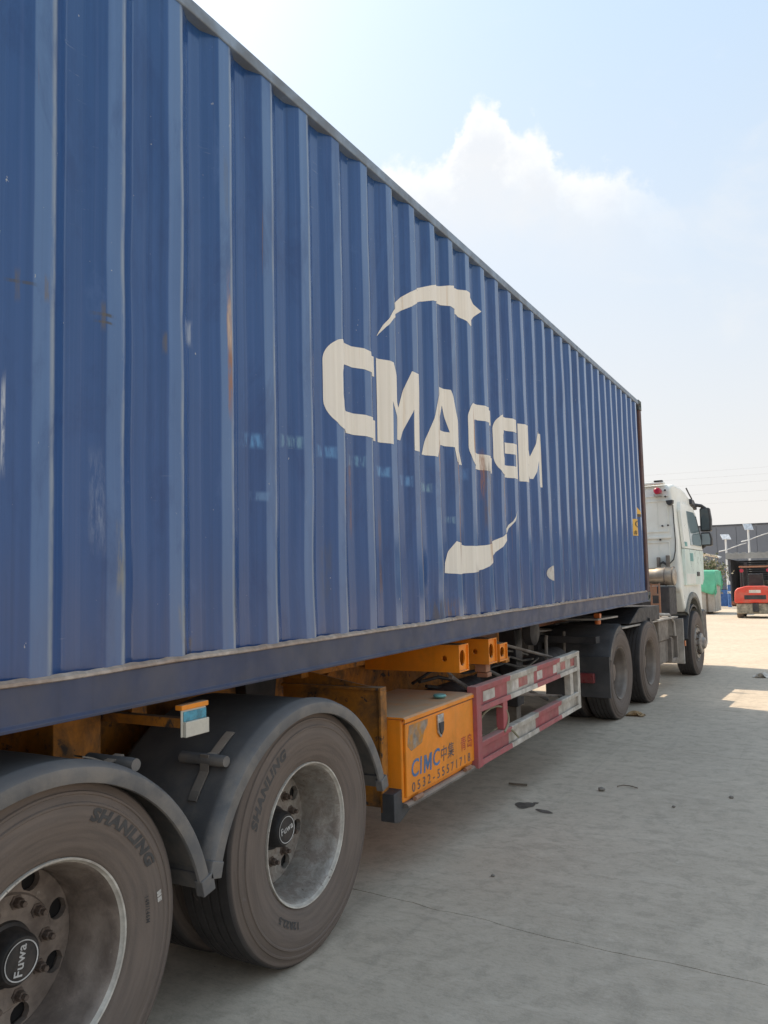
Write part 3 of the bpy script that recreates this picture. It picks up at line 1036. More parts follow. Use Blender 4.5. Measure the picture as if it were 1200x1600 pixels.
def letter_C(sw=0.26, sh=0.24):
    o = [(1.0, 1.0)] + arc(0.36, 0.70, 0.36, 0.30, 90, 180) + arc(0.36, 0.30, 0.36, 0.30, 180, 270) + [(1.0, 0.0), (1.0, sh)]
    o += arc(0.44, 0.40, 0.44 - sw, 0.40 - sh, 270, 180) + arc(0.44, 0.60, 0.44 - sw, 0.40 - sh, 180, 90) + [(1.0, 1 - sh)]
    # chamfered inner corner of the upper arm as on the sign-writer's C
    o += [(1.0, 0.99)]
    return [o]


def letter_M(st=0.24):
    return [[(0, 0), (0, 1), (0.27, 1), (0.50, 0.50), (0.73, 1), (1, 1), (1, 0), (1 - st, 0), (1 - st, 0.52), (0.54, 0.10), (0.46, 0.10), (st, 0.52), (st, 0)]]


def letter_A():
    return [[(0, 0), (0.36, 1.0), (0.64, 1.0), (1, 0), (0.75, 0), (0.68, 0.20), (0.32, 0.20), (0.25, 0)], [(0.38, 0.40), (0.62, 0.40), (0.50, 0.76)]]


def letter_G():
    o = [(1.0, 1.0)] + arc(0.36, 0.70, 0.36, 0.30, 90, 180) + arc(0.36, 0.30, 0.36, 0.30, 180, 270) + [(1.0, 0.0), (1.0, 0.58), (0.48, 0.58), (0.48, 0.40), (0.76, 0.40), (0.76, 0.20)]
    o += arc(0.44, 0.36, 0.20, 0.16, 270, 180) + arc(0.44, 0.62, 0.20, 0.16, 180, 90) + [(1.0, 0.78)]
    return [o]


for nm, fn, y0, y1 in (('letter_c', letter_C, 3.130, 3.635), ('letter_m', letter_M, 3.660, 4.155), ('letter_a', letter_A, 4.200, 4.780),
                       ('letter_c', letter_C, 4.845, 5.325), ('letter_g', letter_G, 5.355, 5.860), ('letter_m', letter_M, 5.905, 6.475)):
    t = U(y0, y1)
    drape(nm, [[t(p) for p in lp] for lp in fn()], 'logo_white')
drape('swoosh', [[(3.672, 2.795), (3.715, 2.867), (3.80, 2.965), (3.904, 3.055), (4.022, 3.140), (4.15, 3.205), (4.302, 3.266), (4.42, 3.308), (4.531, 3.339), (4.64, 3.370), (4.753, 3.395), (4.90, 3.412), (5.028, 3.412),
                  (5.137, 3.341), (5.03, 3.26), (4.925, 3.180), (4.84, 3.205), (4.76, 3.220), (4.60, 3.222), (4.46, 3.207), (4.33, 3.180), (4.211, 3.145), (4.11, 3.102), (4.019, 3.051), (3.91, 2.99), (3.806, 2.925), (3.735, 2.862)]], 'logo_white')
drape('swoosh', [[(5.735, 1.990), (5.67, 1.905), (5.593, 1.855), (5.50, 1.812), (5.433, 1.788), (5.36, 1.762), (5.25, 1.735), (5.10, 1.715), (4.905, 1.706), (4.797, 1.706), (4.68, 1.718), (4.584, 1.729), (4.525, 1.670),
                  (4.475, 1.595), (4.468, 1.535), (4.625, 1.525), (4.85, 1.532), (5.083, 1.553), (5.211, 1.600), (5.34, 1.665), (5.455, 1.735), (5.60, 1.825), (5.69, 1.905)]], 'logo_white')
# stickers near the front end
st = drape('height_sticker', [[(9.985, 1.945), (10.235, 1.945), (10.235, 2.15), (9.985, 2.15)]], 'sticker_yellow', lift=0.003)
for body, sz, yy, zz in (('1C', 0.115, 10.13, 2.085), ('#', 0.07, 10.13, 1.985)):
    me = text_mesh(body, sz, bold=0.002)
    xform_mesh(me, lambda c: Vector((yy + c.x * 1.4, zz + c.y, 0)))
    o = drape_mesh('sticker_print', me, 'sticker_ink', lift=0.005, parent=st)
    o.location = (0, 0, 0)
drape('warning_sticker', [[(10.24, 2.225), (10.47, 2.225), (10.33, 2.34)]], 'sticker_yellow', lift=0.003)
drape('warning_sticker', [[(10.25, 2.19), (10.46, 2.19), (10.46, 2.22), (10.25, 2.22)]], 'sticker_ink', lift=0.003)
drape('white_sticker', [arc(6.575, 1.515, 0.095, 0.062, 270, 90, 12) + [(6.60, 1.577), (6.60, 1.453)]], 'tape_white', lift=0.003)
drape('white_sticker', [[(10.22, 2.55), (10.30, 2.55), (10.30, 2.72), (10.22, 2.72)]], 'paint_dab_pale', lift=0.003)


# ================================================================== WHEELS
TYRE_PROF = [(-0.062, 0.270), (-0.040, 0.276), (-0.030, 0.2835), (-0.022, 0.292), (-0.014, 0.318), (-0.008, 0.352), (-0.002, 0.378), (0.0, 0.398), (-0.001, 0.412), (-0.003, 0.428),
             (-0.0005, 0.431), (-0.0005, 0.437), (-0.006, 0.440), (-0.012, 0.458), (-0.009, 0.461), (-0.010, 0.467), (-0.016, 0.470), (-0.022, 0.482), (-0.024, 0.494), (-0.030, 0.500)]


def tyre_profile():
    p = list(TYRE_PROF)
    # ribs and grooves of the tread
    w0, w1 = -0.036, -0.252
    p.append((w0, 0.505))
    ng = 4
    rib = (w0 - w1) / (ng + 1)
    for g_ in range(ng):
        c_ = w0 - rib * (g_ + 1)
        p += [(c_ + 0.005, 0.507), (c_ + 0.004, 0.494), (c_ - 0.004, 0.494), (c_ - 0.005, 0.507)]
    p.append((w1, 0.505))
    p += [(-0.288 - a, r) for (a, r) in reversed(TYRE_PROF)]
    return p


def disc_with_holes(mb, x, r0, r1, rh, hole_r, nh, sgn, n=12, dz=0.02, hub_x=None):
    """steel disc (annulus r0..r1 in the plane x) pierced by nh round hand holes with short collars"""
    hp = 2 * pi / nh
    for s in range(nh):
        a0, a1 = s * hp, (s + 1) * hp
        am = (a0 + a1) / 2
        path = []
        k = 5
        for i in range(k):
            path.append((r0, a0 + (a1 - a0) * i / k))
        for i in range(k):
            path.append((r0 + (r1 - r0) * i / k, a1))
        for i in range(k):
            path.append((r1, a1 - (a1 - a0) * i / k))
        for i in range(k):
            path.append((r1 - (r1 - r0) * i / k, a0))
        cyh, czh = rh * cos(am), rh * sin(am)
        out, inn, col_ = [], [], []
        for (r, a) in path:
            y, z = r * cos(a), r * sin(a)
            d = Vector((y - cyh, z - czh)).normalized()
            out.append((sgn * x, y, z))
            inn.append((sgn * x, cyh + d.x * hole_r, czh + d.y * hole_r))
            col_.append((sgn * (x - dz), cyh + d.x * hole_r * 0.96, czh + d.y * hole_r * 0.96))
        L_ = len(path)
        fs = [(i, (i + 1) % L_, L_ + (i + 1) % L_, L_ + i) for i in range(L_)]
        fs += [(L_ + i, L_ + (i + 1) % L_, 2 * L_ + (i + 1) % L_, 2 * L_ + i) for i in range(L_)]
        mb.add(out + inn + col_, fs)


def make_wheel(parent, c, sgn, kind='trailer', dual=True, seg=96, ground=None, mats=('tyre', 'rim', 'rim_bright'), rot=0.0, detail=True, steer=0.0):
    """c = centre of the outer face plane; a wheel part whose rim carries tyre, hub and nuts as sub-parts"""
    cx, cy, cz = c
    m = MB()
    if kind == 'steer':
        m.lathe([(-0.06, 0.270), (-0.030, 0.277), (-0.018, 0.280), (-0.018, 0.274), (-0.05, 0.266), (-0.07, 0.255), (-0.05, 0.245), (-0.010, 0.235)], n=seg, sgn=sgn)
        disc_with_holes(m, -0.010, 0.150, 0.235, 0.200, 0.024, 10, sgn)
        m.lathe([(-0.010, 0.150), (0.02, 0.135), (0.030, 0.12), (0.030, 0.0)], n=40, sgn=sgn)
    else:
        m.lathe([(-0.30, 0.22), (-0.24, 0.240), (-0.222, 0.240), (-0.212, 0.236)] if kind == 'trailer' else [(-0.30, 0.22), (-0.20, 0.237), (-0.178, 0.232), (-0.172, 0.222)], n=seg, sgn=sgn)
        disc_with_holes(m, -0.172, 0.176, 0.222, 0.199, 0.019, 10, sgn) if kind != 'trailer' else disc_with_holes(m, -0.212, 0.166, 0.236, 0.2005, 0.0320, 8, sgn)
        if kind == 'trailer':
            m.lathe([(-0.212, 0.166), (-0.205, 0.160), (-0.205, 0.06)], n=48, sgn=sgn)
        else:
            m.lathe([(-0.172, 0.176), (-0.165, 0.168), (-0.165, 0.08)], n=48, sgn=sgn)
    wh = m.build('wheel', mats[1], parent, smooth=True, ang=40)
    off = Vector(parent.get('_off') or (0, 0, 0))
    wh.location = off + Vector((cx, cy, cz))
    wh.rotation_euler = (rot, 0, 0)
    if kind != 'steer':
        b_ = MB().lathe([(-0.30, 0.236), (-0.16, 0.238), (-0.13, 0.242), (-0.105, 0.251), (-0.082, 0.258), (-0.058, 0.261), (-0.044, 0.265), (-0.032, 0.271), (-0.027, 0.277), (-0.019, 0.280), (-0.018, 0.2845), (-0.030, 0.2845)], n=seg, sgn=sgn)
        rb = b_.build('rim_barrel', mats[2], wh, smooth=True, ang=50)
        if detail and kind == 'trailer':
            MB().lathe([(-0.030, 0.2725), (-0.0255, 0.2765), (-0.0175, 0.2795), (-0.0165, 0.2855), (-0.0285, 0.2855)], n=seg, sgn=sgn).build('rim_flange', 'flange', wh, smooth=True, ang=50)
    # tyre
    t = MB().lathe(tyre_profile(), n=seg, sgn=sgn)
    ty = t.build('tyre', mats[0], wh, smooth=True, ang=28)
    ty.rotation_euler = (-rot, 0, 0)
    if ground is not None:
        lim = ground - cz
        for v in ty.data.vertices:
            if v.co.z < lim:
                v.co.z = lim
    if dual:
        t2 = copy_to(ty, wh, (-sgn * 0.325, 0, 0))
    if detail and kind != 'steer':
        MB().lathe([(-0.28, 0.228), (-0.238, 0.228), (-0.236, 0.220), (-0.236, 0.10)], n=40, sgn=sgn).build('brake_drum', 'drum_black', wh, smooth=True)  # near-black drum added so the hand holes read as dark
    if detail:
        hb = MB()
        if kind == 'trailer':
            hb.lathe([(-0.207, 0.092), (-0.195, 0.088), (-0.190, 0.078), (-0.145, 0.072), (-0.131, 0.062), (-0.128, 0.0)], n=48, sgn=sgn)
        elif kind == 'drive':
            hb.lathe([(-0.17, 0.13), (-0.14, 0.125), (-0.13, 0.11), (-0.10, 0.10), (-0.095, 0.0)], n=40, sgn=sgn)
        else:
            hb.lathe([(0.02, 0.160), (0.045, 0.155), (0.055, 0.140), (0.058, 0.095), (0.092, 0.085), (0.104, 0.065), (0.105, 0.0)], n=40, sgn=sgn)
        hub = hb.build('hub', 'hub_black' if kind == 'trailer' else ('rim' if kind == 'drive' else 'rim_bright'), wh, smooth=True, ang=40)
        nx = {'trailer': -0.205, 'drive': -0.165, 'steer': -0.010}[kind]
        nr = {'trailer': 0.139, 'drive': 0.155, 'steer': 0.168}[kind]
        nm_ = MB().lathe([(-0.001, 0.022), (0.004, 0.022), (0.004, 0.0145), (0.024, 0.0145), (0.026, 0.012), (0.026, 0.009), (0.040, 0.009), (0.040, 0.0)], n=6, sgn=sgn)
        first = None
        for k in range(10):
            q = 2 * pi * k / 10 + 0.12
            lc = (sgn * nx, nr * cos(q), nr * sin(q))
            if first is None:
                first = nm_.build('wheel_nut', 'nut', wh, loc=lc)
            else:
                copy_to(first, wh, lc)
        return wh, ty, hub
    return wh, ty, None


def arc_text(parent, body, r, ang_c, size, material, bold=0.002, spacing=1.05, lift=0.001, xo=0.0, name='tyre_lettering', shear=0.0, surf=None, stretch=1.0):
    """raised lettering bent round the sidewall; tops outwards, read clockwise from outside (+x)"""
    me = text_mesh(body, size, bold, shear, spacing=spacing)

    def fn(c):
        a = ang_c - c.x * stretch / r
        rr = r + c.y
        return Vector(((surf(rr) if surf else xo) + lift, rr * cos(a), rr * sin(a)))
    xform_mesh(me, fn)
    return link(name, me, material, parent)


def sidewall_x(r):
    for i in range(len(TYRE_PROF) - 1):
        a, b_ = TYRE_PROF[i], TYRE_PROF[i + 1]
        if a[1] <= r <= b_[1]:
            t = (r - a[1]) / max(1e-6, b_[1] - a[1])
            return a[0] + (b_[0] - a[0]) * t
    return 0.0


# ================================================================== TRAILER
TB = Vector((-1.22, 3.6, 0.0))
tl = Vector((TB.x, TB.y * cos(TH), TB.y * sin(TH)))
trailer = empty('container_trailer', 'orange-yellow skeletal container trailer with grey mudguards and red-white side guard', 'trailer', tl, (TH, 0, 0), off=tuple(-TB))
WZ = 0.465
ROT1, ROT2 = radians(-5.0), radians(8.0)
WX = 0.040
WY1, WY2 = 1.575, 2.86
w1, ty1, hub1 = make_wheel(trailer, (WX, WY1, WZ), 1, 'trailer', True, 128, ground_z(WY1) + 0.0, ('tyre_dusty', 'rim', 'rim'), rot=ROT1)
w2, ty2, hub2 = make_wheel(trailer, (WX, WY2, WZ), 1, 'trailer', True, 128, ground_z(WY2) + 0.0, ('tyre_dusty', 'rim_bright', 'rim_bright'), rot=ROT2)
for wy in (WY1, WY2):
    make_wheel(trailer, (-2.44 - WX, wy, WZ), -1, 'trailer', True, 48, ground_z(wy), detail=False)
    ax = MB()
    ax.tube([(-2.2, wy, WZ), (-0.25, wy, WZ)], 0.075, 16)
    ax.build('axle', 'black_steel', trailer, smooth=True)
    for bx in (-0.48, -1.96):
        ch = MB()
        ch.tube([(bx - 0.09, wy - 0.03, WZ + 0.10), (bx + 0.09, wy - 0.03, WZ + 0.10)], 0.10, 18)
        ch.build('brake_chamber', 'black_steel', trailer, smooth=True)


def hub_label(wh, rot_text, rot_wheel, tilt=0.0):
    m_ = MB().lathe([(-0.1278, 0.0545), (-0.1270, 0.055), (-0.1270, 0.052), (-0.1278, 0.0515)], n=48)
    m_.build('hub_emblem', 'hub_white', wh)
    me = text_mesh('Fuwa', 0.040, 0.0007, spacing=1.05)

    def fn(c):
        v = Vector((c.x, c.y + 0.004))
        a = rot_text - rot_wheel
        return Vector((-0.1265, v.x * cos(a) - v.y * sin(a), v.x * sin(a) + v.y * cos(a)))
    xform_mesh(me, fn)
    link('hub_emblem', me, 'hub_white', wh)


hub_label(w1, radians(80), ROT1)
hub_label(w2, radians(12), ROT2)
# lettering on the sidewalls (wheel objects are rotated, so angles are given minus that rotation)
arc_text(w1, 'SHANLING', 0.404, radians(48) - ROT1, 0.050, 'tyre_letter', 0.0028, 1.10, 0.0022, surf=sidewall_x, shear=0.25, stretch=1.25)
arc_text(w1, '149/146M', 0.362, radians(5) - ROT1, 0.018, 'tyre_letter', 0.0004, 1.2, 0.0016, surf=sidewall_x)
st_ = MB()
for i in range(5):
    pass
arc_text(w1, 'H E', 0.41, radians(8) - ROT1, 0.02, 'tape_white', 0.003, 1.0, 0.002, surf=sidewall_x)
arc_text(w2, '12R22.5', 0.345, radians(-118) - ROT2, 0.036, 'tyre_letter', 0.0014, 1.15, 0.0022, surf=sidewall_x, stretch=1.15)
arc_text(w2, 'SHANLING', 0.404, radians(140) - ROT2, 0.050, 'tyre_letter', 0.0028, 1.10, 0.0016, surf=sidewall_x, shear=0.25, stretch=1.25)


def fender(yc, zc, R, a0, a1, x_out, width, name='mudguard', parent=trailer):
    prof = [(x_out - 0.002, -0.052), (x_out + 0.008, -0.050), (x_out + 0.012, -0.030), (x_out + 0.009, -0.012), (x_out, -0.004), (x_out - 0.016, 0.000), (x_out - 0.030, 0.006), (x_out - 0.050, 0.006), (x_out - 0.062, 0.0),
            (x_out - width * 0.5, 0.002), (x_out - width + 0.05, 0.0), (x_out - width, -0.03)]
    prof += [(a + (0.006 if i == len(prof) - 1 else 0.0), r - 0.006) for i, (a, r) in reversed(list(enumerate(prof)))]
    n = 56
    m_ = MB()
    vs, fs = [], []
    P = len(prof)
    for i in range(n + 1):
        q = radians(a0 + (a1 - a0) * i / n)
        for (x_, dr) in prof:
            vs.append((x_, yc + (R + dr) * cos(q), zc + (R + dr) * sin(q)))
    for i in range(n):
        for k in range(P):
            fs.append((i * P + k, i * P + (k + 1) % P, (i + 1) * P + (k + 1) % P, (i + 1) * P + k))
    fs.append(tuple(range(P)))
    fs.append(tuple(n * P + k for k in range(P)))
    m_.add(vs, fs)
    fo = m_.build(name, 'fender', parent, smooth=True, ang=30)
    # thicker moulded ends
    for a in (a0, a1):
        e = MB()
        q0 = radians(a)
        d = radians(4.8) * (1 if a == a0 else -1)
        poly = []
        pv = []
        for (x_, dr) in ((x_out + 0.016, -0.056), (x_out + 0.016, 0.004), (x_out - 0.05, 0.011), (x_out - width, 0.009), (x_out - width, -0.02), (x_out - 0.02, -0.02), (x_out - 0.02, -0.056)):
            pv.append((x_, dr))
        vs2 = []
        for qq in (q0 - d * 0.08, q0 + d * 0.45, q0 + d):
            for (x_, dr) in pv:
                vs2.append((x_, yc + (R + dr) * cos(qq), zc + (R + dr) * sin(qq)))
        K = len(pv)
        fs2 = [(i * K + k, i * K + (k + 1) % K, (i + 1) * K + (k + 1) % K, (i + 1) * K + k) for i in range(2) for k in range(K)]
        fs2 += [tuple(range(K)), tuple(2 * K + k for k in range(K))]
        e.add(vs2, fs2)
        eo = e.build('end_cap', 'fender', fo, bev=0.004)
        eo.location = (0, 0, 0)
    # support tube through the guard
    return fo


f2 = fender(WY2 - 0.018, 0.352, 0.660, 162, 19, 0.052, 0.62)
f1 = fender(WY1 - 0.028, 0.332, 0.686, 162, 16, 0.052, 0.62)
# tube and strap stay on the front guard
for fo, yy, zz, a in ((f2, WY2 - 0.018, 0.352, 133), (f1, WY1 - 0.028, 0.332, 58)):
    R_ = 0.662 if fo is f2 else 0.688
    q = radians(a)
    y_, z_ = yy + (R_ + 0.028) * cos(q), zz + (R_ + 0.028) * sin(q)
    s_ = MB().tube([(-0.22, y_, z_), (-0.03, y_, z_), (-0.005, y_, z_)], [0.022, 0.022, 0.020], 16)
    so_ = s_.build('stay_tube', 'fender', fo, smooth=True)
    so_.location = (0, 0, 0)
    b_ = MB()
    aa = [a + d for d in (-13, -10, -3.5, -1.5, 0, 1.5, 3.5, 10, 13)]
    hh = [0.006, 0.008, 0.010, 0.030, 0.052, 0.030, 0.010, 0.008, 0.006]
    vs, fs = [], []
    xs_ = (-0.115, -0.075)
    for k, (a_, h_) in enumerate(zip(aa, hh)):
        for x_ in xs_:
            vs.append((x_, yy + (R_ + h_) * cos(radians(a_)), zz + (R_ + h_) * sin(radians(a_))))
            vs.append((x_, yy + (R_ + h_ + 0.005) * cos(radians(a_)), zz + (R_ + h_ + 0.005) * sin(radians(a_))))
    for k in range(len(aa) - 1):
        o_ = k * 4
        p_ = o_ + 4
        fs += [(o_, p_, p_ + 1, o_ + 1), (o_ + 2, o_ + 3, p_ + 3, p_ + 2), (o_ + 1, p_ + 1, p_ + 3, o_ + 3), (o_, o_ + 2, p_ + 2, p_)]
    b_.add(vs, fs)
    bo = b_.build('strap', 'chassis_grey', fo)
    bo.location = (0, 0, 0)
# side marker lamp between the guards
sm = MB()
sm.box(-0.012, -0.004, 2.135, 2.262, 0.985, 1.092)
smo = sm.build('side_marker', 'marker_lens', trailer, bev=0.004)
for (args, mt, nm) in (((-0.004, 0.010, 2.142, 2.262, 0.985, 1.038), 'marker_lens', 'lens'), ((-0.0042, 0.0, 2.142, 2.258, 1.038, 1.072), 'marker_teal', 'reflector'), ((-0.03, 0.002, 2.130, 2.268, 1.078, 1.096), 'yellow', 'bracket')):
    o = MB().box(*args).build(nm, mt, smo, bev=0.003)
    o.location = (0, 0, 0)
MB().box(-0.70, -0.012, 2.165, 2.20, 1.01, 1.045).build('marker_arm', 'yellow_dirt_shade', trailer, bev=0.003)

# main frame
for bx in (-0.78, -1.66):
    m = MB()
    m.box(bx - 0.07, bx + 0.07, -0.9, 7.6, 1.085, 1.110)
    m.box(bx - 0.07, bx + 0.07, -0.9, 7.6, 0.62, 0.645)
    m.box(bx - 0.012, bx + 0.012, -0.9, 7.6, 0.645, 1.085)
    m.build('main_beam', 'yellow_dirt_shade', trailer)
    m = MB()
    m.box(bx - 0.07, bx + 0.07, 7.6, 10.7, 0.945, 1.110)
    m.build('gooseneck_beam', 'brown_frame', trailer, bev=0.004)
for cy_ in (0.2, 1.05, 2.05, 3.55, 6.3, 7.2, 8.6, 10.4):
    MB().box(-1.64, -0.80, cy_, cy_ + 0.10, 0.78 if cy_ < 7.5 else 0.96, 1.07).build('cross_member', 'yellow_dirt_shade' if cy_ < 7 else 'brown_frame', trailer, bev=0.004)
# rear outriggers seen above the guards; shade put into their darker yellow
MB().box(-0.70, -0.40, 1.93, 2.14, 0.86, 1.085).build('outrigger', 'yellow_dirt_shade', trailer, bev=0.004)
MB().box(-0.70, -0.45, 2.34, 2.42, 0.99, 1.075).build('outrigger', 'yellow_dirt_shade', trailer, bev=0.004)
# spring hangers and suspension
for cy_ in (0.95, 2.23, 3.50):
    MB().prism([(cy_ - 0.14, 1.0), (cy_ + 0.14, 1.0), (cy_ + 0.07, 0.55), (cy_ - 0.07, 0.55)], -0.86, -0.70).build('spring_hanger', 'black_steel', trailer, bev=0.004)
for wy in (WY1, WY2):
    lf = MB()
    for k in range(5):
        L_ = 0.55 - 0.07 * k
        pts = [(-0.78, wy + L_ * (i / 5 - 1), 0.60 + 0.10 * (i / 5 - 1) ** 2 - 0.016 * k) for i in range(11)]
        for i in range(10):
            a_, b_ = pts[i], pts[i + 1]
            lf.add([(-0.82, a_[1], a_[2]), (-0.74, a_[1], a_[2]), (-0.74, b_[1], b_[2]), (-0.82, b_[1], b_[2]), (-0.82, a_[1], a_[2] + 0.013), (-0.74, a_[1], a_[2] + 0.013), (-0.74, b_[1], b_[2] + 0.013), (-0.82, b_[1], b_[2] + 0.013)],
                   [(0, 1, 2, 3), (4, 7, 6, 5), (0, 4, 5, 1), (2, 6, 7, 3), (0, 3, 7, 4), (1, 5, 6, 2)])
    lf.build('leaf_spring', 'black_steel', trailer)


def outrigger_box(y0, y1, z0, z1, x_in, x_out, holes=True):
    """hollow square tube with an end plate pierced by an oval hole and a round side hole"""
    m_ = MB()
    t = 0.008
    # walls
    m_.box(x_in, x_out, y0, y1, z1 - t, z1)
    m_.box(x_in, x_out, y0, y1, z0, z0 + t)
    m_.box(x_in, x_out, y1 - t, y1, z0 + t, z1 - t)
    # near wall with a round hole
    hx, hz, hr = x_out - 0.10, (z0 + z1) / 2, 0.018
    N_ = 24
    X0, X1, Z0_, Z1_ = x_out - 0.22, x_out, z0 + t, z1 - t
    out, inn, inn2 = [], [], []
    for k in range(N_):
        q = 2 * pi * k / N_ + pi / 4
        c_, s_ = cos(q), sin(q)
        sc = 1 / max(abs(c_), abs(s_))
        out.append(((X0 + X1) / 2 + (X1 - X0) / 2 * c_ * sc, y0, (Z0_ + Z1_) / 2 + (Z1_ - Z0_) / 2 * s_ * sc))
        inn.append((hx + hr * c_, y0, hz + hr * s_))
        inn2.append((hx + hr * c_, y0 + t, hz + hr * s_))
    fs_ = []
    for k in range(N_):
        k2 = (k + 1) % N_
        fs_ += [(k, k2, N_ + k2, N_ + k), (N_ + k, N_ + k2, 2 * N_ + k2, 2 * N_ + k)]
    m_.add(out + inn + inn2, fs_)
    m_.box(x_in, X0, y0, y0 + t, z0 + t, z1 - t)
    bo_ = m_.build('outrigger', 'yellow', trailer)
    # end plate, recessed, with an oval opening
    e = MB()
    yc, zc = (y0 + y1) / 2, (z0 + z1) / 2
    out, inn, inn2 = [], [], []
    for k in range(N_):
        q = 2 * pi * k / N_ + pi / 4
        c_, s_ = cos(q), sin(q)
        sc = 1 / max(abs(c_), abs(s_))
        out.append((x_out - 0.012, yc + (y1 - y0 - 2 * t) / 2 * c_ * sc, zc + (z1 - z0 - 2 * t) / 2 * s_ * sc))
        inn.append((x_out - 0.012, yc + (y1 - y0) * 0.27 * c_, zc + (z1 - z0) * 0.29 * s_))
        inn2.append((x_out - 0.022, yc + (y1 - y0) * 0.27 * c_, zc + (z1 - z0) * 0.29 * s_))
    e.add(out + inn + inn2, fs_)
    eo = e.build('end_plate', 'yellow', bo_)
    eo.location = (0, 0, 0)
    r_ = MB().box(x_in + 0.02, x_in + 0.05, y0 + t, y1 - t, z0 + t, z1 - t).build('stop_plate', 'black_steel', bo_)
    r_.location = (0, 0, 0)
    return bo_


outrigger_box(4.645, 4.800, 0.915, 1.085, -0.72, -0.045)
outrigger_box(5.150, 5.305, 0.912, 1.082, -0.72, -0.045)
outrigger_box(5.375, 5.530, 0.908, 1.030, -0.72, -0.050)
# twist-lock foot under the second box
m = MB().box(-0.16, -0.075, 5.17, 5.25, 0.855, 0.912)
m.box(-0.15, -0.070, 5.18, 5.26, 0.82, 0.852)
m.build('lock_foot', 'rust_frame', trailer, bev=0.006)
# curved gusset and side plates by the toolbox
MB().prism([(3.66, 0.98), (4.35, 0.98), (4.35, 1.08), (3.66, 1.08)], -0.72, -0.55).build('gusset', 'yellow_dirt_shade', trailer, bev=0.004)
gs = [(-0.72, 1.08), (-0.30, 1.08)] + [(-0.30 - 0.36 * sin(radians(a)), 1.08 - 0.24 * (1 - cos(radians(a)))) for a in (20, 40, 60, 80, 90)] + [(-0.72, 0.84)]
MB().prism(gs, 4.02, 4.035, 'y').build('gusset', 'yellow_dirt_shade', trailer)
MB().prism([(-0.72, 1.04), (-0.25, 0.96), (-0.095, 0.935), (-0.095, 0.33), (-0.20, 0.33), (-0.30, 0.60), (-0.72, 0.70)], 3.725, 3.737, 'y').build('bracket_plate', 'yellow_dirt_shade', trailer)
MB().box(-0.72, -0.085, 3.70, 3.765, 0.93, 0.945).build('bracket_flange', 'yellow_dirt_shade', trailer, bev=0.003)
MB().box(-0.10, -0.085, 3.70, 3.765, 0.31, 0.93).build('bracket_flange', 'yellow_dirt_shade', trailer, bev=0.003)
# toolbox
tx = MB()
tx.box(-0.52, -0.012, 3.785, 4.735, 0.345, 0.775)
tb = tx.build('toolbox', 'yellow', trailer, bev=0.012)
d_ = MB().box(-0.0118, 0.004, 3.800, 4.722, 0.372, 0.748).build('toolbox_door', 'yellow', tb, bev=0.005)
d_.location = (0, 0, 0)
lid = MB().prism([(-0.53, 0.776), (-0.53, 0.784), (0.0, 0.784), (0.012, 0.776), (0.012, 0.757), (0.006, 0.757), (0.004, 0.772), (-0.005, 0.776)], 3.780, 4.740, 'y').build('toolbox_lid', 'yellow', tb)
lid.location = (0, 0, 0)
sill = MB().prism([(-0.10, 0.343), (0.0, 0.343), (0.012, 0.332), (0.012, 0.322), (-0.10, 0.315)], 3.80, 4.73, 'y').build('toolbox_sill', 'chassis_grey', tb)
sill.location = (0, 0, 0)
skirt = MB().prism([(3.70, 0.41), (3.80, 0.42), (3.80, 0.345), (3.98, 0.326), (3.76, 0.255), (3.70, 0.27)], -0.10, -0.02).build('toolbox_skirt', 'fender_black', tb, bev=0.004)
skirt.location = (0, 0, 0)
lat = MB().prism([(4.186, 0.635), (4.220, 0.605), (4.254, 0.635), (4.262, 0.735), (4.178, 0.735)], 0.0042, 0.016).build('latch', 'steel_bright', tb, bev=0.003)
lat.location = (0, 0, 0)
lat2 = MB().prism([(4.196, 0.645), (4.220, 0.622), (4.244, 0.645), (4.249, 0.690), (4.191, 0.690)], 0.0162, 0.022).build('latch_handle', 'black_steel', tb)
lat2.location = (0, 0, 0)
for yy in (3.92, 4.60):
    h_ = MB().tube([(0.010, yy - 0.045, 0.352), (0.010, yy + 0.045, 0.352)], 0.012, 10).build('hinge', 'rust_frame', tb, smooth=True)
    h_.location = (0, 0, 0)
wl = MB().prism([(3.815, 0.635), (3.84, 0.735), (4.07, 0.735), (4.06, 0.70), (4.02, 0.675), (3.99, 0.62), (3.86, 0.60)], 0.0042, 0.0050).build('worn_label', 'label_worn', tb)
wl.location = (0, 0, 0)


def box_text(body, size, y0, y1, z, material, bold, shear=0.0, sx=1.0, lift=0.0052):
    """sign-writing, one part per character, evenly set between y0 and y1"""
    n_ = len(body)
    for i, ch in enumerate(body):
        me = text_mesh(ch, size, bold, shear)
        yc = y0 + (y1 - y0) * (i + 0.5) / n_
        xform_mesh(me, lambda c: Vector((lift, yc + c.x * sx, z + c.y)))
        o = link('character', me, material, tb)
        o.location = (0, 0, 0)


for (ch, ya) in (('C', 3.895), ('I', 3.965), ('C', 4.163)):
    box_text(ch, 0.128, ya - 0.05, ya + 0.05, 0.500, 'text_blue', 0.0016, 0.10, 1.08)
me = flat_curve_mesh([[(4.002 + 0.098 * a + 0.010 * b_, 0.4535 + 0.093 * b_) for a, b_ in letter_M(0.2)[0]]])
xform_mesh(me, lambda c: Vector((0.0052, c.x, c.y)))
o = link('character', me, 'text_blue', tb)
o.location = (0, 0, 0)
box_text('中集', 0.092, 4.215, 4.415, 0.500, 'text_navy', 0.0006, 0.10, 1.02)
box_text('青岛', 0.090, 4.505, 4.700, 0.500, 'text_red', 0.0006, 0.0, 1.02)
box_text('0532-55571718', 0.070, 3.845, 4.665, 0.408, 'text_navy', 0.0008, 0.0, 1.15)
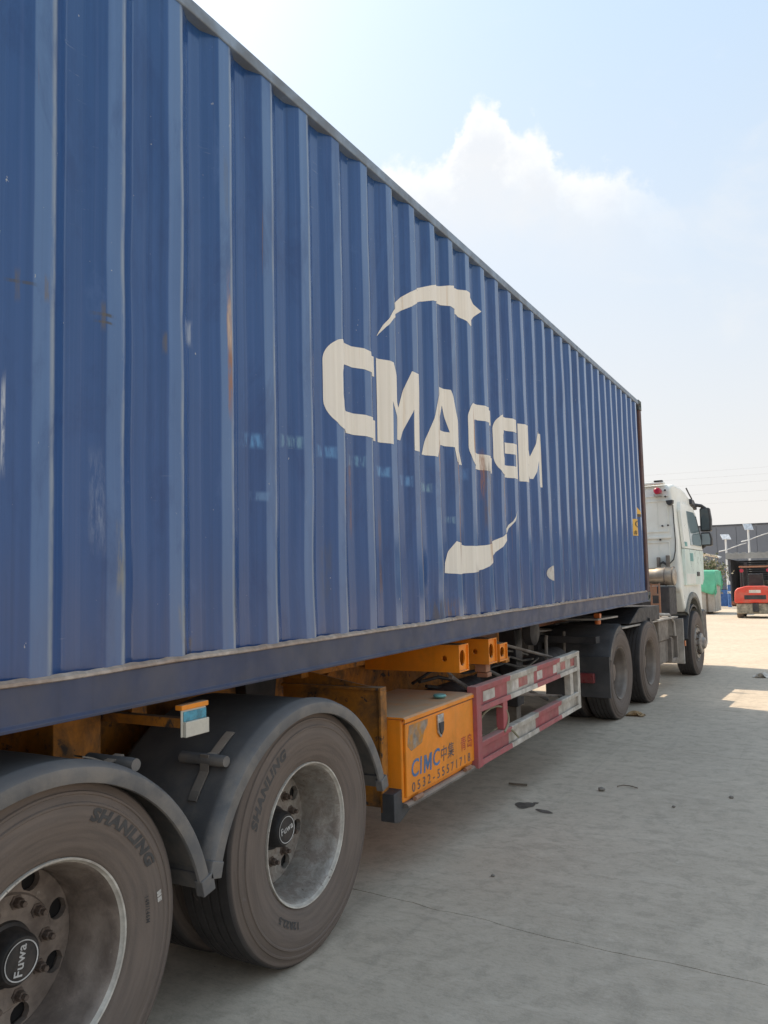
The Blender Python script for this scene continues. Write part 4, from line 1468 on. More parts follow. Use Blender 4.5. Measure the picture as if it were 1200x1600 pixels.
# blue lump left lying on the box
lump = MB()
lump.lathe([(0.0, 0.0), (0.002, 0.030), (0.012, 0.042), (0.022, 0.036), (0.028, 0.0)], c=(0, 0, 0), n=16, axis='z')
lo = lump.build('blue_disc', 'cab_teal', None, smooth=True)
lw = Vector((-0.10, 4.46, 0.7862))
lo.location = (lw.x, lw.y * cos(TH) - lw.z * sin(TH), lw.y * sin(TH) + lw.z * cos(TH))
tag(lo, 'flat round blue-grey disc lying on top of the orange toolbox', 'disc')

# red and white side guard: channel rails in painted lengths, posts, tapes
GX = 0.022
guard = MB().box(GX - 0.055, GX + 0.009, 4.722, 4.80, 0.322, 0.821).build('side_guard', 'guard_red', trailer, bev=0.004)


def channel(y0, y1, z0, z1, material, nm):
    m_ = MB()
    m_.box(GX - 0.030, GX - 0.024, y0, y1, z0 + 0.001, z1 - 0.001)
    poly_t = [(GX - 0.05, z1 - 0.010), (GX - 0.020, z1 - 0.012), (GX - 0.008, z1 - 0.034), (GX + 0.001, z1 - 0.034), (GX + 0.006, z1 - 0.004), (GX + 0.002, z1), (GX - 0.05, z1)]
    m_.prism(poly_t, y0, y1, 'y')
    poly_b = [(a, z0 + z1 - z) for a, z in poly_t]
    m_.prism(poly_b, y0, y1, 'y')
    o = m_.build(nm, material, guard)
    o.location = (0, 0, 0)
    return o


GZ = [(0.655, 0.818), (0.325, 0.472)]
bounds = [4.801, 5.36, 5.955, 6.56, 7.155]
for (z0, z1) in GZ:
    for i in range(4):
        e0 = 0.0 if i else 0.0
        channel(bounds[i] + 0.0005, bounds[i + 1] - 0.0005, z0, z1, 'guard_red' if i % 2 == 0 else 'guard_white', 'rail')
for (y0, y1, mt, xo) in ((5.215, 5.30, 'guard_red', 0.0), (6.86, 6.95, 'guard_white', 0.0), (7.085, 7.165, 'guard_white', 0.0035)):
    z0, z1 = (0.322, 0.821) if xo else (0.472, 0.655)
    o = MB().box(GX - 0.055, GX + xo - 0.001, y0, y1, z0, z1).build('post', mt, guard, bev=0.004)
    o.location = (0, 0, 0)
for (y0, y1, zc, mt) in ((4.91, 5.12, 0.735, 'tape_white'), (5.47, 5.60, 0.735, 'tape_white'), (5.60, 5.80, 0.735, 'tape_red'), (6.03, 6.16, 0.735, 'tape_white'), (6.66, 6.80, 0.735, 'tape_red'), (6.45, 6.55, 0.735, 'tape_white'), (6.96, 7.08, 0.735, 'tape_red')):
    o = MB().box(GX - 0.0245, GX - 0.0225, y0, y1, zc - 0.032, zc + 0.032).build('reflective_tape', mt, guard)
    o.location = (0, 0, 0)
# landing legs, braces, tanks behind the guard
for bx in (-0.55, -1.82):
    lg = MB().box(bx - 0.08, bx + 0.08, 6.90, 7.08, 0.34, 1.02).build('landing_leg', 'black_steel', trailer, bev=0.01)
    il = MB().box(bx - 0.055, bx + 0.055, 6.93, 7.05, 0.14, 0.3395).build('inner_leg', 'chassis_grey', lg, bev=0.006)
    il.location = (0, 0, 0)
    ft = MB().prism([(6.84, 0.10), (7.14, 0.10), (7.11, 0.139), (6.87, 0.139)], bx - 0.13, bx + 0.13).build('foot', 'black_steel', lg, bev=0.006)
    ft.location = (0, 0, 0)
at = MB().tube([(-0.42, 4.95, 0.64), (-0.42, 4.97, 0.64), (-0.42, 5.75, 0.64), (-0.42, 5.77, 0.64)], [0.07, 0.115, 0.115, 0.07], 24).build('air_tank', 'black_steel', trailer, smooth=True)
at = MB().tube([(-0.50, 7.45, 0.60), (-0.50, 7.47, 0.60), (-0.50, 8.15, 0.60), (-0.50, 8.17, 0.60)], [0.09, 0.16, 0.16, 0.09], 24).build('air_tank', 'black_steel', trailer, smooth=True)
for pts, r in (([(-0.30, 5.55, 1.06), (-0.10, 6.75, 0.80)], 0.012), ([(-0.12, 5.95, 0.60), (-0.10, 7.0, 0.44)], 0.012), ([(-0.55, 5.45, 1.0), (-0.20, 6.9, 0.42)], 0.014), ([(-0.2, 4.85, 0.86), (-0.28, 5.5, 0.66)], 0.014), ([(-0.25, 4.88, 0.90), (-0.33, 5.6, 0.62)], 0.010)):
    MB().tube(pts, r, 8).build('brace', 'chassis_grey', trailer, smooth=True)
MB().box(-0.70, -0.42, 5.62, 5.70, 0.86, 1.10).build('support_plate', 'brown_frame', trailer, bev=0.003)
pl_ = MB().box(-0.43, -0.41, 5.75, 6.25, 0.86, 1.10).build('support_plate', 'brown_frame', trailer, bev=0.003)
MB().box(-0.62, -0.12, 5.68, 5.76, 0.865, 0.905).build('support_arm', 'yellow_dirt_shade', trailer, bev=0.004)
MB().tube([(-0.24, 7.05, 0.55), (-0.24, 7.05, 0.92), (-0.235, 7.05, 0.96)], 0.016, 8).build('crank_handle', 'chassis_grey', trailer, smooth=True)
MB().lathe([(-0.05, 0.0), (-0.05, 0.10), (-0.035, 0.125), (0.035, 0.125), (0.05, 0.10), (0.05, 0.0)], c=(-0.36, 7.0, 1.0), n=24).build('brake_chamber', 'black_steel', trailer, smooth=True)
# loose air hose hanging through the guard
hp = []
for i in range(26):
    t = i / 25
    a = radians(-60 + 330 * t)
    hp.append((0.030 - 0.09 * t + 0.01 * sin(6 * t), 5.10 + 0.20 * cos(a) + 0.02 * t, 0.545 + 0.095 * sin(a)))
hp += [(-0.01, 5.28, 0.50), (0.032, 5.36, 0.44), (0.04, 5.44, 0.385)]
MB().tube(hp, 0.0075, 8).build('air_hose', 'hose', trailer, smooth=True)
for k in range(3):
    pts = [(-0.5 + 0.05 * k, 4.9 + 0.3 * i, 0.80 - 0.03 * k + 0.05 * sin(i * 1.3 + k)) for i in range(9)]
    MB().tube(pts, 0.012, 6).build('air_line', 'hose_black', trailer, smooth=True)
# the other side of the trailer: dark shapes added against sunlit ground below
MB().box(-2.40, -1.95, 3.80, 4.74, 0.345, 0.78).build('toolbox', 'yellow_dirt_shade', trailer, bev=0.01)  # unseen mirrored toolbox, added to block light from beyond
MB().box(-2.41, -2.38, 4.70, 8.42, 0.20, 1.05).build('sun_block_panel', 'black_steel', trailer, bev=0.004)  # added panel that keeps the sun from passing under the container
MB().box(-1.95, -1.05, 5.6, 8.2, 0.40, 0.90).build('dark_fill_box', 'black_steel', trailer, bev=0.02)  # added dark box filling the view through to sunlit ground
MB().box(-1.50, -0.66, 6.95, 7.05, 0.60, 0.70).build('leg_brace', 'black_steel', trailer)
# kingpin plate under the nose
MB().box(-1.75, -0.70, 8.9, 10.75, 0.925, 0.944).build('kingpin_plate', 'black_steel', trailer)

# ================================================================== TRACTOR UNIT
PSI = radians(3.1)
TO = Vector((-0.072, 9.15, 0.0))
BO = Vector((-1.20, 2.3, 0.0))
ex = Vector((cos(PSI), -sin(PSI), 0))
ey = Vector((sin(PSI), cos(PSI), 0))
tractor = empty('truck_tractor', 'white truck tractor unit with pale green doors, coupled under the front of the container', 'truck', TO + ex * BO.x + ey * BO.y, (0, 0, -PSI), off=tuple(-BO))
TZ = 0.497
for wy in (0.0, 1.37):
    make_wheel(tractor, (0.028, wy, TZ), 1, 'drive', True, 96, 0.0, ('tyre', 'rim_drive', 'rim_drive'), rot=0.3 * wy)
    make_wheel(tractor, (-2.40, wy, TZ), -1, 'drive', True, 40, 0.0, ('tyre', 'rim', 'rim'), detail=False)
    MB().tube([(-2.2, wy, TZ), (-1.45, wy, TZ), (-1.35, wy, TZ), (-1.05, wy, TZ), (-0.95, wy, TZ), (-0.2, wy, TZ)], [0.08, 0.09, 0.2, 0.2, 0.09, 0.08], 16).build('axle', 'black_steel', tractor, smooth=True)
SW, _, _ = make_wheel(tractor, (0.0, 4.6, TZ), 1, 'steer', False, 80, 0.0, ('tyre', 'rim_bright', 'rim_bright'))
make_wheel(tractor, (-2.39, 4.6, TZ), -1, 'steer', False, 40, 0.0, ('tyre', 'rim', 'rim'), detail=False)
MB().box(-2.2, -0.3, 4.53, 4.67, 0.38, 0.50).build('front_axle', 'black_steel', tractor, bev=0.01)
for bx in (-0.80, -1.60):
    MB().box(bx - 0.04, bx + 0.04, -0.75, 6.0, 0.66, 0.94).build('frame_rail', 'chassis_grey', tractor, bev=0.006)
MB().prism([(0.2, 0.94), (1.5, 0.94), (1.45, 1.0), (0.1, 0.97)], -1.6, -0.8).build('fifth_wheel', 'black_steel', tractor, bev=0.01)


def shell(yc, zc, R, a0, a1, x_in, x_out, material, name, t=0.012, n=24, lip=0.0):
    m_ = MB()
    vs, fs = [], []
    pr = [(x_in, 0), (x_out - 0.03, 0), (x_out, -0.012), (x_out, -0.012 - lip), (x_out - t, -0.012 - lip), (x_out - t - 0.02, -t - 0.004), (x_in, -t)]
    K = len(pr)
    for i in range(n + 1):
        q = radians(a0 + (a1 - a0) * i / n)
        for (x_, dr) in pr:
            vs.append((x_, yc + (R + dr) * cos(q), zc + (R + dr) * sin(q)))
    fs = [(i * K + k, i * K + (k + 1) % K, (i + 1) * K + (k + 1) % K, (i + 1) * K + k) for i in range(n) for k in range(K)]
    fs += [tuple(range(K)), tuple(n * K + k for k in range(K))]
    m_.add(vs, fs)
    return m_.build(name, material, tractor, smooth=True, ang=40)


# rear mudguard of the drive wheels: curved top then straight flap, open-sided
shell(0.0, TZ - 0.02, 0.565, 95, 158, -0.66, 0.05, 'fender_black', 'mudguard', lip=0.05)
MB().prism([(-0.545, 0.72), (-0.515, 0.72), (-0.520, 0.29), (-0.545, 0.29)], -0.66, 0.05).build('mudflap', 'fender_black', tractor, bev=0.004)
MB().box(-0.80, -0.06, -0.62, -0.48, 0.86, 0.93).build('flap_bracket', 'black_steel', tractor, bev=0.004)
MB().box(-2.45, -1.62, -0.56, -0.53, 0.25, 0.98).build('mudflap', 'fender_black', tractor)  # far flap, added and widened to hide sunlit ground
MB().box(-1.60, -0.70, -0.60, -0.50, 0.42, 0.93).build('sun_gap_block', 'black_steel', tractor, bev=0.01)  # added dark block closing the gap onto sunlit ground
tlm = MB().box(-0.36, -0.105, -0.60, -0.546, 0.44, 0.545).build('tail_lamp', 'tail_red', tractor, bev=0.012)
MB().tube([(-0.42, -0.60, 0.45), (-0.42, -0.58, 0.98)], 0.016, 8).build('lamp_bracket', 'chassis_grey', tractor, smooth=True)
shell(1.37, TZ - 0.02, 0.575, 78, -10, -0.66, 0.0, 'black_plastic', 'mudguard', lip=0.04)
ol = MB().lathe([(0, 0.0), (0, 0.030), (0.02, 0.034), (0.05, 0.030), (0.06, 0.0)], c=(-0.10, -0.40, 1.05), n=14, axis='z').build('marker_lamp', 'lamp_orange', tractor, smooth=True)
o = MB().box(-0.135, -0.065, -0.43, -0.37, 1.11, 1.17).build('lamp_bracket', 'lamp_orange', ol, bev=0.01)
o.location = (0, 0, 0)
MB().box(-0.72, -0.06, -0.52, 0.25, 1.095, 1.115).build('rear_deck', 'plate_grey', tractor, bev=0.004)
# dark cover box and catwalk behind the cab
MB().prism([(0.62, 1.0), (2.14, 0.985), (2.14, 1.175), (1.1, 1.175)], -0.62, -0.03).build('side_cover', 'black_steel', tractor, bev=0.01)
MB().box(-0.72, -0.045, 0.35, 3.35, 0.955, 0.978).build('catwalk', 'plate_grey', tractor, bev=0.004)
MB().box(-0.62, -0.08, 2.28, 2.86, 0.665, 0.953).build('battery_box', 'chassis_grey', tractor, bev=0.02)
tk = MB().tube([(-0.36, 2.88, 0.80), (-0.36, 2.90, 0.80), (-0.36, 3.32, 0.80), (-0.36, 3.34, 0.80)], [0.16, 0.175, 0.175, 0.16], 24).build('air_tank', 'tank_steel', tractor, smooth=True)
MB().box(-0.60, -0.10, 2.36, 3.30, 0.36, 0.66).build('step_box', 'chassis_grey', tractor, bev=0.01)
for yy in (2.86, 3.24):
    MB().box(-0.16, -0.05, yy, yy + 0.06, 0.345, 0.70).build('step_bracket', 'chassis_grey', tractor, bev=0.006)
MB().box(-0.16, -0.05, 2.92, 3.24, 0.345, 0.385).build('step', 'chassis_grey', tractor, bev=0.006)
MB().box(-0.46, -0.03, 3.60, 3.64, 0.26, 0.93).build('front_flap', 'plate_grey', tractor, bev=0.008)
o = MB().box(-0.029, -0.012, 3.62, 3.66, 0.52, 0.60).build('side_reflector', 'lamp_orange', tractor, bev=0.004)
MB().tube([(-0.55, 2.3, 1.02), (-0.20, 2.6, 1.03), (-0.10, 3.0, 1.01), (-0.07, 3.15, 0.90), (-0.07, 3.18, 0.70)], 0.022, 10).build('exhaust_pipe', 'plate_grey', tractor, smooth=True)
MB().lathe([(0, 0), (0, 0.05), (0.03, 0.055), (0.05, 0.04), (0.06, 0)], c=(-0.30, 2.35, 0.99), n=14, axis='z').build('cap', 'lamp_orange', tractor, smooth=True)
# rusty access frame in front of the container
fr = MB()
for xx in (-0.33, -0.215):
    fr.box(xx, xx + 0.022, 2.95, 2.975, 0.98, 1.46)
for zz in (1.44, 1.30, 1.16):
    fr.box(-0.308, -0.215, 2.952, 2.972, zz - 0.012, zz + 0.012)
fr.box(-0.308, -0.24, 2.955, 2.970, 1.312, 1.42)
fr.build('access_ladder', 'rust_frame', tractor)
# air filter canister across the back of the cab
MB().lathe([(0, 0.0), (0, 0.10), (0.012, 0.125), (0.03, 0.138), (0.26, 0.138), (0.28, 0.13), (0.60, 0.13), (0.62, 0.0)], c=(-0.085, 3.52, 1.565), n=32, axis='x', sgn=-1).build('air_canister', 'tank_steel', tractor, smooth=True, ang=50)
for xx in (-0.12, -0.235):
    MB().lathe([(0, 0.139), (0, 0.145), (0.018, 0.145), (0.018, 0.139)], c=(xx, 3.52, 1.565), n=32, axis='x').build('canister_band', 'chassis_grey', tractor, smooth=True)
MB().box(-0.55, -0.15, 3.35, 3.84, 0.98, 1.41).build('engine_cover', 'black_steel', tractor, bev=0.02)

# cab: side profile with the wheel arch cut out, lofted with tumblehome
CZ = 3.0
arch_c, arch_r = (4.66, 0.58), 0.66
prof = [(3.86, 1.36), (3.85, 1.60), (3.85, 2.2), (3.85, 2.78), (3.86, 2.93), (3.93, 2.99), (4.15, 3.02), (4.6, 3.015), (5.0, 2.97), (5.3, 2.88), (5.55, 2.74), (5.72, 2.55), (5.92, 2.15), (6.05, 1.75), (6.12, 1.40), (6.14, 1.0), (6.12, 0.62), (6.02, 0.50), (5.62, 0.48), (5.36, 0.50)]
arch = [(arch_c[0] + arch_r * cos(radians(a)), arch_c[1] + arch_r * sin(radians(a))) for a in (0, 12, 25, 38, 51, 64, 77, 90, 103, 116, 129, 142)]
prof = prof + arch + [(4.02, 1.12), (3.95, 1.30)]
m = MB()
xs_l = [(-2.30, 0.0), (-2.26, 0.0), (-1.2, 0.0), (-0.12, 0.0), (-0.08, 0.0)]


def cab_x(side_x, y, z):
    """narrower roof, rounded front corners"""
    c_ = -1.19
    hw = side_x - c_
    k = 1.0
    if z > 2.0:
        k -= 0.085 * min(1, (z - 2.0) / 0.95) ** 1.6
    if y > 5.5:
        k -= 0.13 * min(1, (y - 5.5) / 0.65) ** 2
    return c_ + hw * k


n = len(prof)
vs = [(cab_x(-2.30, y, z), y, z) for y, z in prof] + [(cab_x(-0.08, y, z), y, z) for y, z in prof]
fs = [tuple(range(n)), tuple(range(2 * n - 1, n - 1, -1))] + [(i, i + n, (i + 1) % n + n, (i + 1) % n) for i in range(n)]
m.add(vs, fs)
cab = m.build('cab_body', 'cab_white', tractor, bev=0.045, ang=30, seg=3)


def cab_panel(name, poly, material, t0, t1, parent=cab, bev=0.006):
    """panel following the side of the cab, between offsets t0 and t1 from its skin"""
    m_ = MB()
    K = len(poly)
    t1 += 0.022
    vs_ = [(cab_x(-0.08, y, z) + t0, y, z) for y, z in poly] + [(cab_x(-0.08, y, z) + t1, y, z) for y, z in poly]
    fs_ = [tuple(range(K)), tuple(range(2 * K - 1, K - 1, -1))] + [(i, i + K, (i + 1) % K + K, (i + 1) % K) for i in range(K)]
    m_.add(vs_, fs_)
    o_ = m_.build(name, material, parent, bev=bev)
    if parent is not tractor:
        o_.location = (0, 0, 0)
    return o_


door = cab_panel('door', [(4.10, 1.42), (4.10, 1.95), (4.12, 1.99), (5.70, 1.99), (5.62, 1.50), (5.45, 1.42)], 'cab_pale_green', -0.02, 0.010)
cab_panel('door_frame', [(4.14, 2.00), (4.16, 2.60), (4.28, 2.74), (5.22, 2.72), (5.40, 2.60), (5.66, 2.00)], 'cab_white', -0.02, 0.008)
cab_panel('side_window', [(4.62, 2.06), (4.62, 2.62), (5.20, 2.63), (5.32, 2.56), (5.56, 2.16), (5.50, 2.06)], 'glass_window', 0.004, 0.012)
cab_panel('window_seal', [(5.31, 2.57), (5.36, 2.57), (5.62, 2.13), (5.56, 2.13)], 'black_plastic', 0.004, 0.016, bev=0.002)
cab_panel('door_marking', [(4.50, 1.80), (4.50, 1.93), (4.74, 1.93), (4.74, 1.80)], 'cab_teal', 0.008, 0.0115, bev=0)
cab_panel('side_vent', [(4.16, 2.03), (4.16, 2.10), (4.32, 2.10), (4.32, 2.03)], 'cab_teal', 0.006, 0.012, bev=0)
cab_panel('door_handle', [(5.00, 1.56), (5.00, 1.63), (5.18, 1.63), (5.18, 1.56)], 'black_plastic', 0.008, 0.022, bev=0.004)
cab_panel('lower_panel', [(4.16, 1.44), (4.16, 1.60), (4.86, 1.60), (4.86, 1.44)], 'cab_white', 0.006, 0.014, bev=0.003)
# wheel-arch flare
m = MB()
vs, fs = [], []
for a in range(0, 150, 6):
    q = radians(a)
    for (x_, r_) in ((-0.085, arch_r + 0.07), (-0.052, arch_r + 0.06), (-0.045, arch_r - 0.005), (-0.065, arch_r - 0.025), (-0.40, arch_r - 0.025), (-0.40, arch_r - 0.010)):
        vs.append((x_, arch_c[0] + r_ * cos(q), arch_c[1] + r_ * sin(q)))
NA = len(vs) // 6
fs = [(i * 6 + k, i * 6 + k + 1, (i + 1) * 6 + k + 1, (i + 1) * 6 + k) for i in range(NA - 1) for k in range(5)]
m.add(vs, fs)
m.build('arch_flare', 'cab_grey', tractor, smooth=True)
shell(4.6, TZ + 0.02, 0.60, 62, 172, -0.46, -0.055, 'black_plastic', 'inner_mudguard', lip=0.03)
MB().box(-2.10, -0.47, 3.95, 6.05, 0.62, 1.34).build('engine_bay', 'black_steel', tractor)
MB().prism([(5.36, 0.98), (5.52, 1.0), (5.66, 0.96), (5.66, 0.44), (5.55, 0.36), (5.36, 0.40)], -0.42, -0.058).build('entry_step', 'black_plastic', tractor, bev=0.02)
MB().box(-2.25, -0.14, 6.05, 6.20, 0.34, 0.62).build('bumper', 'cab_white', tractor, bev=0.04)
ws = MB()
pf = [(5.60, 2.66), (5.72, 2.50), (5.92, 2.15), (6.045, 1.78)]
for i, (y_, z_) in enumerate(pf):
    ws.add([(cab_x(-2.16, y_, z_), y_ + 0.012, z_), (cab_x(-0.22, y_, z_), y_ + 0.012, z_)], [])
ws.f = [(i * 2, i * 2 + 1, i * 2 + 3, i * 2 + 2) for i in range(3)]
ws.build('windscreen', 'glass_dark', tractor)
# back wall of the cab: ribs, lamp, camera, brackets
for (z0, z1, nm) in ((2.25, 2.74, 'back_panel'), (1.66, 2.10, 'back_panel')):
    fr = MB()
    x0, x1 = -2.05, -0.215
    t = 0.016
    fr.box(x0, x1, 3.834, 3.8495, z1 - t, z1)
    fr.box(x0, x1, 3.834, 3.8495, z0, z0 + t)
    fr.box(x0, x0 + t, 3.834, 3.8495, z0 + t, z1 - t)
    fr.box(x1 - t, x1, 3.834, 3.8495, z0 + t, z1 - t)
    for xx in (-0.38, -0.75, -1.12, -1.49):
        fr.box(xx, xx + 0.006, 3.844, 3.8495, z0 + t, z1 - t)
    fr.build(nm, 'cab_white', tractor, bev=0.004)
MB().box(-2.1, -0.19, 3.822, 3.8495, 2.145, 2.185).build('back_rib', 'cab_white', tractor, bev=0.008)
MB().box(-2.1, -0.20, 3.830, 3.8495, 2.80, 2.82).build('back_rib', 'cab_white', tractor, bev=0.006)
MB().box(-2.0, -0.26, 3.80, 3.95, 3.0, 3.035).build('roof_lip', 'cab_white', tractor, bev=0.01)
MB().box(-0.40, -0.27, 3.79, 3.87, 3.036, 3.058).build('roof_lamp', 'black_plastic', tractor, bev=0.006)
rl = MB().tube([(-0.34, 3.70, 2.885), (-0.34, 3.72, 2.885), (-0.34, 3.80, 2.885), (-0.34, 3.845, 2.885)], [0.035, 0.052, 0.056, 0.05], 18).build('red_beacon', 'lamp_red', tractor, smooth=True)
o = MB().prism([(-0.39, 2.80), (-0.29, 2.80), (-0.285, 2.835), (-0.395, 2.835)], 3.72, 3.8499, 'y').build('beacon_mount', 'plate_grey', rl)
o.location = (0, 0, 0)
MB().prism([(-0.225, 2.73), (-0.12, 2.735), (-0.125, 2.685), (-0.155, 2.655), (-0.19, 2.655), (-0.215, 2.685)], 3.74, 3.8499, 'y').build('rear_camera', 'black_plastic', tractor, bev=0.008)
for (xx, zz) in ((-0.31, 2.345), (-0.225, 2.35), (-0.245, 2.90), (-0.245, 2.80)):
    MB().tube([(xx, 3.825, zz), (xx, 3.85, zz)], 0.014, 10).build('bolt', 'black_plastic', tractor)
MB().box(-0.36, -0.335, 3.80, 3.84, 2.118, 2.142).build('bolt', 'black_plastic', tractor, bev=0.004)
for (x0, x1, z0, z1) in ((-0.405, -0.365, 1.70, 1.86), (-0.268, -0.222, 1.70, 1.885)):
    MB().box(x0, x1, 3.76, 3.845, z0, z1).build('canister_bracket', 'chassis_grey', tractor, bev=0.004)
MB().tube([(-0.36, 3.78, 1.76), (-0.31, 3.76, 1.78), (-0.26, 3.78, 1.74)], 0.018, 8).build('hose_fitting', 'black_plastic', tractor, smooth=True)
MB().tube([(-0.14, 3.84, 2.66), (-0.135, 3.83, 2.4), (-0.125, 3.83, 2.1), (-0.135, 3.83, 1.95), (-0.165, 3.83, 1.82), (-0.22, 3.82, 1.76)], 0.008, 8).build('cable', 'black_plastic', tractor, smooth=True)
# mirrors on their arm
arm = MB()
arm.prism([(5.20, 2.78), (5.62, 2.70), (5.64, 2.76), (5.40, 2.86), (5.22, 2.87)], -0.20, -0.11)
arm.build('mirror_arm', 'black_plastic', tractor, bev=0.015)
MB().tube([(-0.15, 5.5, 2.79), (-0.04, 5.62, 2.77), (0.02, 5.66, 2.72)], 0.030, 10).build('mirror_arm', 'black_plastic', tractor, smooth=True)
MB().tube([(-0.16, 5.68, 2.02), (-0.06, 5.68, 2.06), (0.04, 5.66, 2.14)], 0.030, 10).build('mirror_arm', 'black_plastic', tractor, smooth=True)
MB().box(-0.20, -0.10, 5.60, 5.72, 1.90, 2.08).build('mirror_base', 'black_plastic', tractor, bev=0.02)
for (z0, z1) in ((2.325, 2.735), (2.075, 2.310)):
    mh = MB().prism([(-0.072, z0), (0.105, z0), (0.112, (z0 + z1) / 2), (0.088, z1), (-0.072, z1)], 5.60, 5.74, 'y').build('mirror', 'black_plastic', tractor, bev=0.025, seg=3)
    gl = MB().prism([(-0.052, z0 + 0.025), (0.080, z0 + 0.025), (0.086, (z0 + z1) / 2), (0.066, z1 - 0.025), (-0.052, z1 - 0.025)], 5.592, 5.5995, 'y').build('mirror_glass', 'glass_dark' if z0 > 2.2 else 'mirror_glass', mh)
    gl.location = (0, 0, 0)
MB().tube([(-0.14, 5.36, 2.88), (-0.17, 5.28, 2.97), (-0.20, 5.24, 3.06)], 0.012, 6).build('antenna', 'black_plastic', tractor, smooth=True)


# ================================================================== FORKLIFT
fk = empty('forklift', 'red counterbalance forklift seen from behind, parked in the sunny yard', 'forklift', (-0.28, 33.4, 0))


def fbox(nm, mt, *a, bev=0.02, parent=fk):
    return MB().box(*a).build(nm, mt, parent, bev=bev)


cw = MB().prism([(-0.70, 0.56), (0.70, 0.56), (0.72, 0.66), (0.70, 1.02), (0.60, 1.12), (0.30, 1.20), (-0.30, 1.20), (-0.60, 1.12), (-0.70, 1.02), (-0.72, 0.66)], -0.45, 0.35, 'y').build('counterweight', 'forklift_red', fk, bev=0.06, seg=3)
fbox('vent_slot', 'black_steel', -0.37, 0.37, -0.46, -0.4, 0.70, 0.86, bev=0.01)
MB().box(-0.20, 0.20, -0.456, -0.45, 0.94, 1.05).build('name_plate', 'paper', fk)
fbox('lower_body', 'forklift_dirty', -0.66, 0.66, -0.40, 1.1, 0.16, 0.555, bev=0.05)
fbox('tow_pin', 'black_steel', -0.10, 0.10, -0.47, -0.38, 0.24, 0.56, bev=0.02)
fbox('side_body', 'forklift_dirty', -0.58, 0.58, 0.36, 1.3, 0.56, 0.82, bev=0.04)
for sx in (-1, 1):
    for (yy, r_) in ((-0.05, 0.24), (1.25, 0.32)):
        MB().lathe([(-0.10, 0.0), (-0.10, r_ * .55), (-0.11, r_ * .6), (-0.11, r_ * .93), (-0.08, r_), (0.08, r_), (0.11, r_ * .93), (0.11, r_ * .6), (0.10, r_ * .55), (0.10, 0.0)], c=(sx * 0.56, yy, r_), n=28).build('wheel', 'tyre', fk, smooth=True)
for (xx, yy) in ((-0.50, 0.30), (0.50, 0.30), (-0.50, 1.35), (0.50, 1.35)):
    MB().tube([(xx, yy, 0.8 if yy > 1 else 1.10), (xx, yy, 1.92)], 0.035, 8).build('guard_post', 'black_steel', fk, smooth=True)
og = MB()
og.box(-0.56, 0.56, 0.22, 0.30, 1.90, 1.96)
og.box(-0.56, 0.56, 1.30, 1.38, 1.90, 1.96)
og.box(-0.56, -0.50, 0.30, 1.30, 1.90, 1.96)
og.box(0.50, 0.56, 0.30, 1.30, 1.90, 1.96)
og.build('overhead_guard', 'rust_frame', fk)
for k in range(6):
    MB().box(-0.40 + 0.15 * k, -0.37 + 0.15 * k, 0.30, 1.30, 1.91, 1.94).build('guard_bar', 'black_steel', fk)
MB().prism([(0.42, 1.10), (0.95, 1.10), (0.95, 1.22), (0.58, 1.26), (0.50, 1.66), (0.38, 1.66)], -0.26, 0.26).build('seat', 'black_plastic', fk, bev=0.04)
fbox('engine_hood', 'black_steel', -0.42, 0.42, 0.36, 1.0, 0.82, 1.10, bev=0.03)
for xx in (-0.42, 0.42):
    MB().box(xx - 0.05, xx + 0.05, 1.45, 1.60, 0.2, 2.1).build('mast_channel', 'black_steel', fk)
MB().lathe([(0, 0.17), (0.02, 0.185), (0.04, 0.17)], c=(0.0, 1.02, 1.42), n=20, axis='y').build('steering_wheel', 'black_plastic', fk)
for xx in (-0.46, 0.46):
    MB().lathe([(0, 0), (0, 0.07), (0.06, 0.07), (0.07, 0)], c=(xx, 0.20, 1.78), n=14, axis='y', sgn=-1).build('work_lamp', 'lamp_red', fk, smooth=True)

# ================================================================== TARP-COVERED LOAD
cs = empty('covered_cargo', 'pale crate stack covered by a bright green tarpaulin beyond the cab', 'cargo', (-3.35, 36.6, 0))
for k in range(8):
    MB().box(-1.25 + 0.316 * k, -1.25 + 0.316 * k + 0.304, -0.05, 0.0, 0.10, 1.80).build('plank', 'crate', cs, bev=0.006)
    MB().box(1.225, 1.275, 0.06 + 0.27 * k, 0.06 + 0.27 * k + 0.258, 0.10, 1.80).build('plank', 'crate', cs, bev=0.006)
MB().box(-1.22, 1.22, 0.002, 2.2, 0.10, 1.82).build('crate_core', 'crate', cs)
for xx in (-1.0, -0.1, 0.8):
    MB().box(xx, xx + 0.14, -0.05, 2.2, 0.0, 0.098).build('skid', 'twig', cs)
MB().box(0.93, 1.0, -0.085, -0.052, 0.10, 1.2).build('batten', 'twig', cs)
